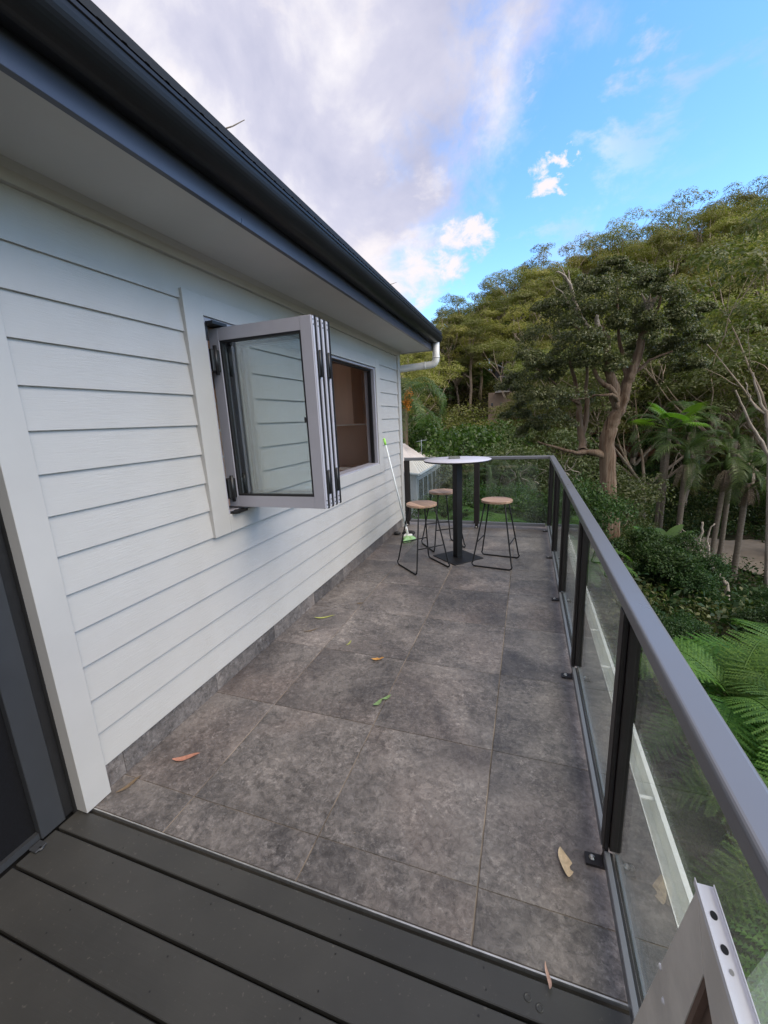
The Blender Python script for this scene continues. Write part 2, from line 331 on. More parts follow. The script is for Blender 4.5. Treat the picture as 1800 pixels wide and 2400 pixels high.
def leaf_mat(name, cols, trans=.35, rough=.5, spec=.4, sat=1):
    """cols: list of colours spread over the leaves one by one"""
    m,nt,b=mat(name,cols[0],rough,0,spec); g=N(nt,'ShaderNodeNewGeometry'); oi=N(nt,'ShaderNodeObjectInfo')
    k=len(cols); st=[(i/(k-1),c) for i,c in enumerate(cols)]
    c=ramp(nt,g.outputs['Random Per Island'],st)
    mr=N(nt,'ShaderNodeMapRange'); nt.links.new(oi.outputs['Random'],mr.inputs[0]); mr.inputs[3].default_value=.72; mr.inputs[4].default_value=1.25
    mh=N(nt,'ShaderNodeMapRange'); 
    ml=N(nt,'ShaderNodeMath',operation='FRACT'); m7=N(nt,'ShaderNodeMath',operation='MULTIPLY'); nt.links.new(oi.outputs['Random'],m7.inputs[0]); m7.inputs[1].default_value=7.3; nt.links.new(m7.outputs[0],ml.inputs[0]); nt.links.new(ml.outputs[0],mh.inputs[0]); mh.inputs[3].default_value=.485; mh.inputs[4].default_value=.515
    hs=N(nt,'ShaderNodeHueSaturation',ins={'Saturation':sat}); nt.links.new(mr.outputs[0],hs.inputs['Value']); nt.links.new(mh.outputs[0],hs.inputs['Hue']); nt.links.new(c,hs.inputs['Color'])
    nt.links.new(hs.outputs[0],b.inputs['Base Color'])
    tr=N(nt,'ShaderNodeBsdfTranslucent'); g2=mixc(nt,1.0,hs.outputs[0],(1.0,1.25,.55),'MULTIPLY'); nt.links.new(g2,tr.inputs[0])
    mx=N(nt,'ShaderNodeMixShader',ins={0:trans}); nt.links.new(b.outputs[0],mx.inputs[1]); nt.links.new(tr.outputs[0],mx.inputs[2]); nt.links.new(mx.outputs[0],nt.nodes['Material Output'].inputs[0]); return m
M_GUM=leaf_mat('gum_leaves',[(.14,.155,.042),(.20,.21,.055),(.26,.255,.07),(.165,.185,.052)])
M_GUM3=leaf_mat('yellowish_gum_leaves',[(.18,.18,.045),(.25,.235,.06),(.31,.28,.08)])
M_GUM2=leaf_mat('olive_gum_leaves',[(.12,.13,.04),(.175,.18,.052),(.225,.215,.066)])
M_DARKLEAF=leaf_mat('dark_tree_leaves',[(.052,.072,.026),(.088,.112,.038),(.135,.155,.052),(.22,.235,.10)],.25,.42)
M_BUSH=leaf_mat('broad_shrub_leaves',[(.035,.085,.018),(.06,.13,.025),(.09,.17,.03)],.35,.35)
M_DBUSH=leaf_mat('deep_green_shrub_leaves',[(.020,.045,.016),(.038,.075,.024),(.065,.11,.034)],.3,.5,.2)  # palette of the darker green shrubs
M_WATTLE=leaf_mat('grey_green_leaves',[(.065,.088,.03),(.10,.125,.042),(.14,.16,.056)],.3,.5)
M_FERN=leaf_mat('fern_leaves',[(.045,.115,.02),(.08,.18,.03),(.13,.25,.045)],.4,.5,.25)
M_PALM=leaf_mat('palm_leaves',[(.05,.085,.025),(.075,.125,.032),(.10,.15,.042)],.35,.4)
M_FANPALM=leaf_mat('bright_fan_leaves',[(.12,.24,.03),(.17,.30,.04)],.4,.45)
M_DEADPALM=leaf_mat('dead_palm_fronds',[(.13,.10,.07),(.20,.155,.11),(.27,.22,.16)],.2,.7)
def bark_mat(name,cols,scale=6,st=(1,1,.18),bs=.6):
    m,nt,b=mat(name,cols[0],.85,0,.2); v=coords(nt,st)
    c=ramp(nt,noise(nt,v,scale,8,.7,.8),[(.28+.44*i/(len(cols)-1),c) for i,c in enumerate(cols)]); nt.links.new(c,b.inputs['Base Color'])
    bump(nt,b,noise(nt,v,scale*3,7,.7,.5),bs,.03); return m
M_BARKGUM=bark_mat('pale_gum_bark',[(.16,.12,.09),(.36,.29,.22),(.54,.47,.38)],3)
M_BARKMAIN=bark_mat('flaky_reddish_bark',[(.028,.02,.014),(.12,.075,.048),(.20,.15,.105),(.13,.085,.06),(.40,.38,.31)],7,(1,1,.10),1.0)
M_BARKDEAD=bark_mat('bleached_dead_wood',[(.16,.13,.10),(.32,.28,.23),(.46,.42,.36)],9)
M_BARKPALM=bark_mat('ringed_palm_trunk',[(.10,.085,.06),(.19,.16,.125),(.27,.24,.19)],9,(1,1,3),.5)
M_ORANGE=leaf_mat('orange_palm_fruit',[(.55,.19,.015),(.75,.30,.03)],.1,.6)

# ------------------------------------------------------------------ ground
def sstep(a,b,x): t=np.clip((x-a)/(b-a),0,1); return t*t*(3-2*t)
def ground(x,y):
    x=np.asarray(x,float); y=np.asarray(y,float); s=x*.30+y*.954
    h=-3.3-2.0*sstep(8,17,s)+1.3*np.exp(-((x+.5)**2/30+(y-10)**2/14))+19.5*sstep(24,104,s)*(1+.010*np.clip(x,-60,20))-16*sstep(108,190,s)
    h+=.9*np.sin(x*.11+1)*np.sin(y*.09+.5)*sstep(10,60,np.hypot(x,y))+.18*np.sin(x*.9+y*.5)*np.sin(y*.8)
    return h
def gz(x,y): return float(ground(x,y))
def ground_mat():
    m,nt,b=mat('forest_floor',(.05,.045,.03),.95,0,.2); v=coords(nt)
    c=ramp(nt,noise(nt,v,.9,9,.7,.5),[(.3,(.018,.020,.010)),(.5,(.035,.038,.018)),(.62,(.065,.05,.03)),(.78,(.10,.075,.05))]); nt.links.new(c,b.inputs['Base Color'])
    bump(nt,b,noise(nt,v,6,8,.7),.8,.1); return m
u=np.linspace(-1,1,150); gx=np.sinh(u*5.2)/np.sinh(5.2)*2400+6; gy=np.sinh(u*5.2)/np.sinh(5.2)*2400+14
X,Y=np.meshgrid(gx,gy); Z=ground(X,Y)
V=np.stack([X,Y,Z],-1).reshape(-1,3); n=150
I=np.arange(n*n).reshape(n,n); F=np.stack([I[:-1,:-1],I[:-1,1:],I[1:,1:],I[1:,:-1]],-1).reshape(-1,4)
me=bpy.data.meshes.new('ground'); me.from_pydata(V.tolist(),[],F.tolist()); me.materials.append(ground_mat()); me.polygons.foreach_set('use_smooth',[True]*len(F))
tag(link('ground',me),kind='structure')

# ------------------------------------------------------------------ terrace floor: slab, grout bed, tiles, timber deck
fl=link('terrace_floor',None); tag(fl,kind='structure')
MB().box((-1.9,.93,-.30),(.474,5.99,-.012)).obj('slab',M_CONC,fl)
MB().box((-1.735,.925,-.011),(.470,5.985,-.0035)).obj('grout_bed',M_GROUT,fl)
xs=[-1.722,-1.314,-.714,-.114,.475]; ys=[.924,1.088]+[1.088+.6083*k for k in range(1,9)]+[5.985]
GX,GY=.0028,.0013
tile_cache={}
for i in range(4):
    for j in range(len(ys)-1):
        w=xs[i+1]-xs[i]-2*GX; d=ys[j+1]-ys[j]-2*GY; key=(round(w,3),round(d,3))
        if key not in tile_cache: tile_cache[key]=MB().box((-w/2,-d/2,-.010),(w/2,d/2,0),b=.0012).mesh('tile',M_TILE)
        link('tile',tile_cache[key],fl,((xs[i]+xs[i+1])/2,(ys[j]+ys[j+1])/2,random.uniform(-.0006,.0004)))
MB().box((-1.71,.9165,-.016),(.475,.9215,.0012),b=.0008).obj('edge_trim',M_SILVER,fl)

dk=link('timber_deck',None); tag(dk,kind='structure')
MB().box((-1.9,-2.2,-.20),(.474,.914,-.045)).obj('joist_frame',M_DARKGAP,dk)
edges=[(.817,.903),(.667,.807),(.519,.657)]
y=.509
while y>-2.0: edges.append((y-.140,y)); y-=.150
screw=MB().lathe([(.0028,0),(.0026,.0004),(.0008,-.0008)],n=8).mesh('screw',M_BLACK)
plug=MB().lathe([(.010,0),(.0098,.0012),(.007,.0012),(.0055,-.0005),(.002,-.0008)],n=14).mesh('plug',M_DECK)
for a,b in edges:
    me=MB().box((-1.06,-(b-a)/2,-.022),(1.16,(b-a)/2,0),b=.0025).mesh('plank',M_DECK)
    p=link('plank',me,dk,(-.69,(a+b)/2,-.004))
    for sx in (-.72,-.27,.18,.63):
        for t in (-.28,.3):
            link('screw',screw,p,(sx+random.uniform(-.02,.02),(b-a)*t+random.uniform(-.008,.008),.0006))
    if a>.8:
        link('plug',plug,p,(.735,-.002,.0004)); link('plug',plug,p,(.765,-.014,.0004))

# ------------------------------------------------------------------ the house
WX=-1.700
house=thing('white_house','white weatherboard house with dark gutter and an open folding window beside the terrace','house',(WX,3.3,0))
house_off=Vector((WX,3.3,0))
def hp(o): o.location=Vector(o.location)-house_off; return o     # part given in world coordinates
def part(mb,name,m,parent=house):
    o=mb.obj(name,m,parent)
    if parent is house: o.location=-house_off
    return o
YA,YB=.99,5.61           # cladding between corner boards
WY0,WY1,WZ0,WZ1=1.965,4.70,1.03,2.145     # window opening
TY0,TY1,TZ0,TZ1=1.83,4.84,.922,2.25       # trim outer
BZ=[.1275+.1595*k for k in range(15)]
def board_mesh(L,h):
    # lapped board: bottom edge proud, top tucked in
    p=[(-.030,0),(.001,0),(.0015,.0015),(-.0125,h+.012),(-.030,h+.012)]
    return MB().extrude(p,1,0,L).mesh('weatherboard',M_BOARD)
bc={}
for k in range(14):
    z=BZ[k]; h=.1595 if k<13 else .19
    segs=[(YA,YB)] if (k<5 or k==13) else [(YA,TY0+.002),(TY1-.002,YB)]
    for a,b in segs:
        key=(round(b-a,3),h)
        if key not in bc: bc[key]=board_mesh(b-a,h)
        hp(link('weatherboard',bc[key],house,(WX,a,z)))
# wall core with the window opening and interior shell
wc=MB()
wc.box((WX-.13,.93,-.25),(WX-.0285,5.66,WZ0)).box((WX-.13,.93,WZ1),(WX-.0285,5.66,2.60))
wc.box((WX-.13,.93,WZ0),(WX-.0285,WY0,WZ1)).box((WX-.13,WY1,WZ0),(WX-.0285,5.66,WZ1))
part(wc,'wall',M_INTW)
iw=MB(); iw.box((-5.6,.80,-.1),(WX-.135,.93,2.5)).box((-5.6,5.56,-.1),(WX-.13,5.66,2.5)).box((-5.7,.8,-.1),(-5.6,5.66,2.5)).box((-5.6,.8,2.44),(WX-.13,5.66,2.5)).box((-5.6,.8,-.2),(WX-.13,5.66,-.1))
part(iw,'room',M_INTW)
part(MB().box((WX-.16,.8895,-.02),(WX-.0455,.9290,2.44)),'door_reveal',M_DARKGAP)  # return beside the door, its shade painted near-black
j=MB(); j.box((-3.6,5.0,-.1),(WX-.14,5.55,.92)).box((-3.6,5.18,1.52),(WX-.5,5.55,2.30)).box((-4.8,1.9,-.1),(-4.2,5.0,2.1))
part(j,'cupboard',M_JOIN)
w=MB(); w.box((-4.19,2.2,1.15),(-3.9,4.6,1.18)).box((-4.19,2.2,1.5),(-3.9,4.6,1.53)).box((-4.19,2.2,1.85),(-3.9,4.6,1.88)).box((-3.58,4.96,.925),(WX-.14,5.0,.96)).box((-2.9,5.05,1.50),(WX-.16,5.15,1.515))
part(w,'shelf',M_WHITEIN)
# window trim
tx0,tx1=WX-.028,WX+.018
part(MB().box((tx0,TY0,TZ0),(tx1,WY0,TZ1),b=.0015),'window_trim',M_TRIM)
part(MB().box((tx0,WY1,TZ0),(tx1,TY1,TZ1),b=.0015),'window_trim',M_TRIM)
part(MB().box((tx0,WY0+.0005,TZ0+.0005),(tx1-.001,WY1-.0005,WZ0),b=.0015),'window_trim',M_TRIM)
part(MB().box((tx0,WY0+.0005,WZ1),(tx1-.001,WY1-.0005,TZ1-.0005),b=.0015),'window_trim',M_TRIM)
# corner boards (near one steps down past the deck edge)
p=[(.893,-.002),(.995,-.002+.0),(.995,2.52),(.893,2.52)]
part(MB().box((WX-.045,.891,.004),(WX+.016,.998,2.46),b=.0012),'corner_board',M_TRIM)
part(MB().box((WX-.045,5.610,-.02),(WX+.016,5.715,2.46),b=.0012),'corner_board',M_TRIM)
# skirting tiles
for k in range(9):
    a=.999+.6083*k-(0 if k==0 else .51); b_=min(1.0+.6083*(k+1)-.51,5.609)
    if b_<=a: continue
    part(MB().box((WX-.03,a+.0015,.001),(WX-.014,b_-.0015,.1265),b=.001),'skirting_tile',M_TILE)
# frieze mould at the soffit
part(MB().extrude([(WX-.02,2.388),(WX+.012,2.388),(WX+.016,2.40),(WX+.024,2.425),(WX+.045,2.449),(WX-.02,2.449)],1,.90,5.72),'cornice_mould',M_TRIM)
# soffit, fascia, gutter, roof
EY=5.86; SY=-2.4
part(MB().box((-1.86,SY,2.4495),(-1.272,EY-.03,2.462)),'soffit',M_SOFFIT)
part(MB().box((-1.2715,SY,2.438),(-1.2475,EY-.025,2.60),b=.0015),'fascia',M_FASCIA)
part(MB().box((-1.86,EY-.03,2.44),(-1.272,EY-.008,2.56),b=.001),'end_fascia',M_TRIM)
# quad gutter: open-topped profile with thickness
gp=[(-1.246,2.640),(-1.246,2.530),(-1.235,2.522)]
for t in range(11):
    a=math.radians(-90+t*9); gp.append((-1.195+.078*math.cos(a),2.600+.082*math.sin(a)))
gp+=[(-1.112,2.603),(-1.112,2.615),(-1.122,2.618)]
inner=[(x-.002 if i>2 else x+.002,z+(.002 if i>1 else 0)) for i,(x,z) in enumerate(gp)][::-1]
inner=[(min(x,-1.1245),z) for x,z in inner]
part(MB().extrude(gp+inner,1,SY,EY,smooth=False),'gutter',M_GUTTER)
part(MB().extrude([(-1.246,2.525),(-1.125,2.60),(-1.125,2.61),(-1.246,2.61)],1,EY,EY+.003),'gutter_stop_end',M_GUTTER)
# corrugated roof sheet and its edge flashing
mb=MB(); L_=EY+.02-SY; nseg=int(L_/.0127); VV=[]; 
for i in range(nseg+1):
    yy=SY+L_*i/nseg; dz=.009*math.cos(2*math.pi*yy/.0762)
    VV+=[(-1.128,yy,2.632+dz),(-5.2,yy,4.10+dz)]
mb.add(VV,[(2*i,2*i+1,2*i+3,2*i+2) for i in range(nseg)],True); part(mb,'roof_sheet',M_ROOF)
part(MB().extrude([(-1.131,2.640),(-1.134,2.672),(-1.26,2.722),(-1.28,2.70),(-1.16,2.65)],1,SY,EY+.03),'roof_edge',M_ROOF)
for yy in np.arange(-2.2,5.8,.62):
    part(MB().box((-1.246,yy,2.606),(-1.116,yy+.02,2.613)),'gutter_strap',M_GUTTER)
part(MB().box((-5.3,EY-.02,2.46),(-1.86,EY+.0,2.56)),'gable_trim',M_TRIM)
part(MB().box((-5.6,5.662,-3.4),(WX-.046,5.70,2.44)),'end_wall',M_BOARD)
part(MB().box((-1.85,.96,-3.4),(WX-.132,5.66,-.31)),'lower_wall',M_BOARD)
# downpipe
dp=[(-1.195,5.79,2.56),(-1.195,5.79,2.33)]
for t in range(1,7):
    a=math.radians(t*14); dp.append((-1.195-.075*(1-math.cos(a)),5.79,2.33-.075*math.sin(a)))
dp+=[(-1.45,5.775,2.245),(-1.69,5.76,2.232),(-1.80,5.755,2.20)]
part(MB().tube(dp,.0465,20),'downpipe',M_PVC)
part(MB().tube([(-1.338,5.782,2.2515),(-1.352,5.781,2.2507)],.050,20),'pipe_collar',M_PVC)
part(MB().tube([(-1.195,5.79,2.355),(-1.195,5.79,2.337)],.0495,20),'pipe_collar',M_PVC)
# sliding door beside the corner board
part(MB().box((WX-.125,.850,.0),(WX-.062,.888,2.2),b=.001),'gap_strip',M_BLACK)  # black strip put in for the shade of the gap beside the stile
part(MB().box((WX-.10,.760,.002),(WX-.050,.8485,2.2),b=.002),'door_stile',M_GREYDOOR)
dl=part(MB().box((WX-.085,-.6,.03),(WX-.078,.759,2.15)),'door_pane',M_DOORPANE)
part(MB().box((WX-.09,-.6,.002),(WX-.06,.759,.03)),'door_sill',M_GREYDOOR)
part(MB().box((WX-.10,-.66,.002),(WX-.05,-.6,2.2),b=.002),'door_stile',M_GREYDOOR)
part(MB().box((WX-.10,-2.4,2.2),(WX-.0,.888,2.449)),'door_header',M_TRIM)
part(MB().box((WX-.05,-2.4,-.25),(WX+.0,-.66,2.2)),'side_wall',M_BOARD)
part(MB().box((WX-.9,-.7,-.02),(WX-.8,.9,2.3)),'dark_backing',M_DARKGAP)  # plain near-black sheet behind the door
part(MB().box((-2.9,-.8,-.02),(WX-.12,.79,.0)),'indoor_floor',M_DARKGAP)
part(MB().lathe([(.012,0),(.012,.004),(.004,.006)],c=(WX-.02,.735,0),n=12),'floor_stop',M_GREYDOOR)
part(MB().box((WX-.055,.715,.0),(WX-.015,.755,.006),b=.001),'stop_plate',M_GREYDOOR)
# bifold window: frame lining the opening, four sashes folded at its near end
win=link('bifold_window',None,house,(0,0,0)); win.location=-house_off
def wp(mb,name,m): return mb.obj(name,m,win)
fx0,fx1=WX-.115,WX+.004
wf=MB(); wf.box((fx0,WY0,WZ1-.022),(fx1,WY1,WZ1-.0005)).box((fx0,WY0,WZ0+.0005),(fx1,WY1,WZ0+.018)).box((fx0,WY1-.035,WZ0+.018),(fx1,WY1-.0005,WZ1-.022)).box((fx0,WY0+.0005,WZ0+.018),(fx1,WY0+.022,WZ1-.022))
wp(wf,'window_frame',M_SASH)
wp(MB().box((WX-.075,WY0+.04,WZ1-.040),(WX-.030,WY1-.05,WZ1-.0225)).box((WX-.07,WY1-.06,WZ0+.02),(WX-.03,WY1-.036,WZ1-.03)).box((WX-.07,WY0+.0225,WZ0+.03),(WX-.045,WY0+.034,WZ1-.03)),'track',M_BLACK)
wp(MB().box((WX-.105,3.0,WZ0+.0185),(WX-.02,3.03,WZ0+.022)),'sill_weep',M_BLACK)
wp(MB().box((WX+.004,WY0+.3,WZ1-.0),(WX+.022,WY1-.01,WZ1+.012),b=.002),'head_flashing',M_TRIM)
SL,SZ0,SZ1=.668,1.060,2.100
def sash(y0,first):
    x0=WX-.055; x1=x0+SL; th=.042; w=.068
    s=wp(MB().box((x0,y0,SZ0),(x0+w,y0+th,SZ1),b=.002).box((x1-w,y0,SZ0),(x1,y0+th,SZ1),b=.002)
       .box((x0+w,y0+.0005,SZ1-w),(x1-w,y0+th-.0005,SZ1-.0003)).box((x0+w,y0+.0005,SZ0+.0003),(x1-w,y0+th-.0005,SZ0+w)),'sash_frame',M_SASH)
    # glazing bead
    bd=MB()
    for a,b_ in (((x0+w,y0+.006,SZ0+w),(x0+w+.012,y0+.034,SZ1-w)),((x1-w-.012,y0+.006,SZ0+w),(x1-w,y0+.034,SZ1-w)),((x0+w+.012,y0+.006,SZ0+w),(x1-w-.012,y0+.034,SZ0+w+.012)),((x0+w+.012,y0+.006,SZ1-w-.012),(x1-w-.012,y0+.034,SZ1-w))):
        bd.box(a,b_)
    wp(bd,'glazing_bead',M_RUBBER)
    wp(MB().box((x0+w+.001,y0+.018,SZ0+w+.001),(x1-w-.001,y0+.023,SZ1-w-.001)),'glass',M_WGLASS)
    # edge strip and seals on the free stile
    wp(MB().box((x1+.0005,y0+.007,SZ0+.002),(x1+.004,y0+.026,SZ1-.002)),'edge_strip',M_SASHEDGE)
    wp(MB().box((x1-.004,y0+.0305,SZ0-.004),(x1+.007,y0+.0345,SZ1+.003)).box((x1-.004,y0+th+.0005,SZ0-.004),(x1+.006,y0+th+.004,SZ1+.003)),'seal',M_RUBBER)
    for z in (SZ0+.02,SZ0+.045,SZ1-.02,SZ1-.045):
        wp(MB().tube([(x1+.002,y0+.016,z),(x1+.0055,y0+.016,z)],.0045,8),'screw',M_BLACK)
for k in range(4): sash(2.068+k*.054,k==0)
for yk in (2.068+.050,2.068+.158):
    for z in (1.21,1.86):
        x1=WX-.055+SL
        h=wp(MB().box((x1+.0045,yk-.017,z-.065),(x1+.012,yk-.002,z+.065),b=.001).box((x1+.0045,yk+.005,z-.065),(x1+.012,yk+.020,z+.065),b=.001).tube([(x1+.012,yk+.0015,z-.07),(x1+.012,yk+.0015,z+.07)],.0065,10),'hinge',M_BLACK)
for z in (1.18,1.92):
    wp(MB().box((WX-.045,2.0,z-.06),(WX+.012,2.066,z+.06),b=.004).tube([(WX+.012,2.03,z-.08),(WX+.012,2.03,z+.08)],.011,10),'pivot_hinge',M_BLACK)
wp(MB().tube([(WX-.02,2.02,1.034),(WX+.03,2.05,1.034)],.014,10).box((WX-.02,1.99,1.03),(WX+.05,2.10,1.045)),'bottom_carrier',M_BLACK)
wp(MB().box((WX-.02,1.99,2.106),(WX+.05,2.11,2.122)).box((WX-.015,1.975,2.02),(WX+.006,2.0,2.115),b=.003),'top_carrier',M_BLACK)
wp(MB().box((WX-.055+SL-.085,2.062,1.55),(WX-.055+SL-.072,2.0675,1.58)).box((WX-.055+SL-.115,2.128,1.56),(WX-.055+SL-.07,2.14,1.578)),'latch',M_BLACK)

# ------------------------------------------------------------------ balustrade
bal=thing('glass_balustrade','dark metal balustrade with glass panels around two sides of the terrace','balustrade',(.31,3.3,0))
bo=Vector((.31,3.3,0))
def bp(mb,name,m,parent=bal):
    o=mb.obj(name,m,parent)
    if parent is bal: o.location=-bo
    return o
def rrect(x0,z0,x1,z1,r,n=4):
    p=[]
    for cx_,cz_,a0 in ((x1-r,z0+r,-90),(x1-r,z1-r,0),(x0+r,z1-r,90),(x0+r,z0+r,180)):
        for i in range(n+1):
            a=math.radians(a0+90*i/n); p.append((cx_+r*math.cos(a),cz_+r*math.sin(a)))
    return p
RX0,RX1,RZ0,RZ1=.284,.346,.957,1.000
RY0,RY1=5.745,5.807
# mitred rails
def rail(pts_prof,axis):pass
pr=rrect(RX0,RZ0,RX1,RZ1,.009)
mb=MB(); n=len(pr)
mb.add([(x,-1.6,z) for x,z in pr]+[(x,RY0+(x-RX0),z) for x,z in pr],[(i,(i+1)%n,n+(i+1)%n,n+i) for i in range(n)],False)
mb.f.append(tuple(range(n))[::-1]); mb.sm.append(False); mb.mi.append(0)
bp(mb,'top_rail',M_RAIL)
mb=MB(); pr2=[(RY0+(x-RX0),z) for x,z in pr]
mb.add([(-1.681,y_,z) for y_,z in pr2]+[(RX0+(y_-RY0),y_,z) for y_,z in pr2],[(i,(i+1)%n,n+(i+1)%n,n+i) for i in range(n)],False)
bp(mb,'top_rail',M_RAIL)
def foot(dx,dy,par):       # bracket: flange towards the terrace (dx,dy) from the post
    pass
posts_y=[1.289+1.095*k for k in range(5)]; posts_y=[p_-2.19 for p_ in posts_y[:2]][0:0]+[.195-1.095,.195]+posts_y
for py_ in posts_y:
    if py_>5.6: py_=5.665
    yy0,yy1=py_-.025,py_+.025
    p_=bp(MB().box((.2835,yy0,.092),(.3000,yy1,RZ0),b=.002).box((.2875,yy0-.002,.10),(.2915,yy0+.006,RZ0-.002)),'post',M_POST)
    MB().box((.3003,yy0-.010,.100),(.3330,yy1+.010,RZ0-.001),b=.002).obj('glass_channel',M_POST,p_)
    b_=MB(); b_.extrude([(.236,.0005),(.3015,.0005),(.3015,.050),(.2955,.050),(.2895,.012),(.236,.010)],1,py_-.021,py_+.021).box((.2895,py_-.019,.045),(.3010,py_+.019,.10))
    bk=b_.obj('foot_bracket',M_POST,p_)
    MB().lathe([(.0105,0),(.0105,.001),(.008,.003),(.0078,.006),(.003,.008)],c=(.258,py_+.004,.0105),n=12).obj('bolt',M_BOLT,p_)
posts_x=[-1.655,-.645]
for k,px_ in enumerate(posts_x):
    p_=bp(MB().box((px_-.036 if k else px_-.034,5.7445,.055),(px_+.034,5.772,RZ0),b=.002),'post',M_POST)
    MB().box((px_-.038,5.7725,.06),(px_+.038,5.800,RZ0-.001),b=.002).obj('glass_channel',M_POST,p_)
    b_=MB(); b_.extrude([(5.690,.0005),(5.765,.0005),(5.765,.055),(5.745,.055),(5.745,.012),(5.690,.010)],0,px_-.022,px_+.022)
    b_.obj('foot_bracket',M_POST,p_)
    MB().lathe([(.0105,0),(.0105,.001),(.008,.003),(.0078,.006),(.003,.008)],c=(px_,5.712,.0105),n=12).obj('bolt',M_BOLT,p_)
yy=[-1.6]+[(.170,.220)]+[(p_-.025,p_+.025) for p_ in [1.289+1.095*k for k in range(4)]]+[5.640]
spans=[]; prev=-1.6
for q in [(-.925,-.875),(.170,.220)]+[(p_-.025,p_+.025) for p_ in [1.289+1.095*k for k in range(4)]]+[(5.640,5.69)]:
    spans.append((prev,q[0])); prev=q[1]
for a,b_ in spans:
    bp(MB().box((.3115,a-.0,.070),(.3195,b_+.0,RZ0-.0005)),'glass_panel',M_GLASS)
    bp(MB().box((.2865,a+.0005,.048),(.3030,b_-.0005,.0885),b=.002).box((.3200,a+.0005,.048),(.3280,b_-.0005,.0885),b=.002),'bottom_rail',M_RAIL)
    bp(MB().box((.3031,a+.001,.060),(.3113,b_-.001,.084)),'gasket',M_RUBBER)
bp(MB().box((RX0+.001,5.64,.048),(.3280,5.80,.0885),b=.002),'bottom_rail',M_RAIL)
for a,b_ in ((-1.619,-.681),(-.609,.27)):
    bp(MB().box((a-.02,5.7800,.060),(b_+.03,5.7870,RZ0-.0005)),'glass_panel',M_GLASS)
    bp(MB().box((a,5.7600,.040),(b_,5.7795,.080),b=.002).box((a,5.7875,.040),(b_,5.797,.080),b=.002),'bottom_rail',M_RAIL)
bp(MB().box((-1.6845,5.755,.962),(-1.681,5.80,1.004)),'wall_cap',M_RAIL)

# white box gutter outside the balustrade
wg=thing('white_gutter','white box gutter running along the open edge of the terrace behind the glass','gutter',(.50,2.2,0))
def wgp(mb,name,m):
    o=mb.obj(name,m,wg); o.location=(-.50,-2.2,0); return o
GP=[(.4765,-.006),(.4785,-.075),(.530,-.078),(.5335,-.004),(.5475,-.002),(.5475,.004),(.530,.004),(.5275,-.074),(.4815,-.071),(.4795,-.006)]
wgp(MB().extrude(GP,1,-1.9,6.0),'trough',M_WGUT)
for yv in np.arange(-1.2,5.9,.47):
    wgp(MB().box((.480,yv,-.012),(.530,yv+.016,-.007)),'strap',M_WGUT)
wgp(MB().box((.475,-1.9,-.42),(.4762,6.0,-.079)),'edge_fascia',M_CONC)

# ------------------------------------------------------------------ furniture on the terrace
tb=thing('bar_table','round pale lavender bar table on a black square post and plate','table',(-.70,4.41,0),(0,0,math.radians(48)))
MB().box((-.20,-.20,0),(.20,.20,.008),b=.002).obj('base_plate',M_POWDER,tb)
MB().box((-.038,-.038,.008),(.038,.038,1.070),b=.003).obj('pole',M_POWDER,tb)
MB().box((-.11,-.11,1.070),(.11,.11,1.0845),b=.002).obj('mounting_plate',M_POWDER,tb)
MB().lathe([(.30,1.085),(.352,1.086),(.357,1.090),(.357,1.0995)],n=64).obj('rim',M_POWDER,tb)
MB().lathe([(.3565,1.0996),(.3565,1.1010),(.354,1.1035),(.05,1.1036)],n=64).obj('tabletop',M_TABLETOP,tb)
M_ASH=vary('grey_glazed_ashtray',(.16,.17,.15),.25,30,.3)
at=thing('ashtray','small square grey ashtray near the far side of the round bar table','ashtray',(-.745,4.49,1.1037),(0,0,.25))
s=MB(); s.box((-.06,-.048,0),(.06,.048,.006),b=.002); s.box((-.06,-.048,.006),(-.050,.048,.022),b=.002).box((.050,-.048,.006),(.06,.048,.022),b=.002).box((-.0498,-.048,.006),(.0498,-.039,.022),b=.002).box((-.0498,.039,.006),(.0498,.048,.022),b=.002)
s.obj('dish',M_ASH,at)
MB().box((-.02,-.02,.0062),(.035,.018,.017),b=.003).obj('ash_packet',M_BOLT,at)

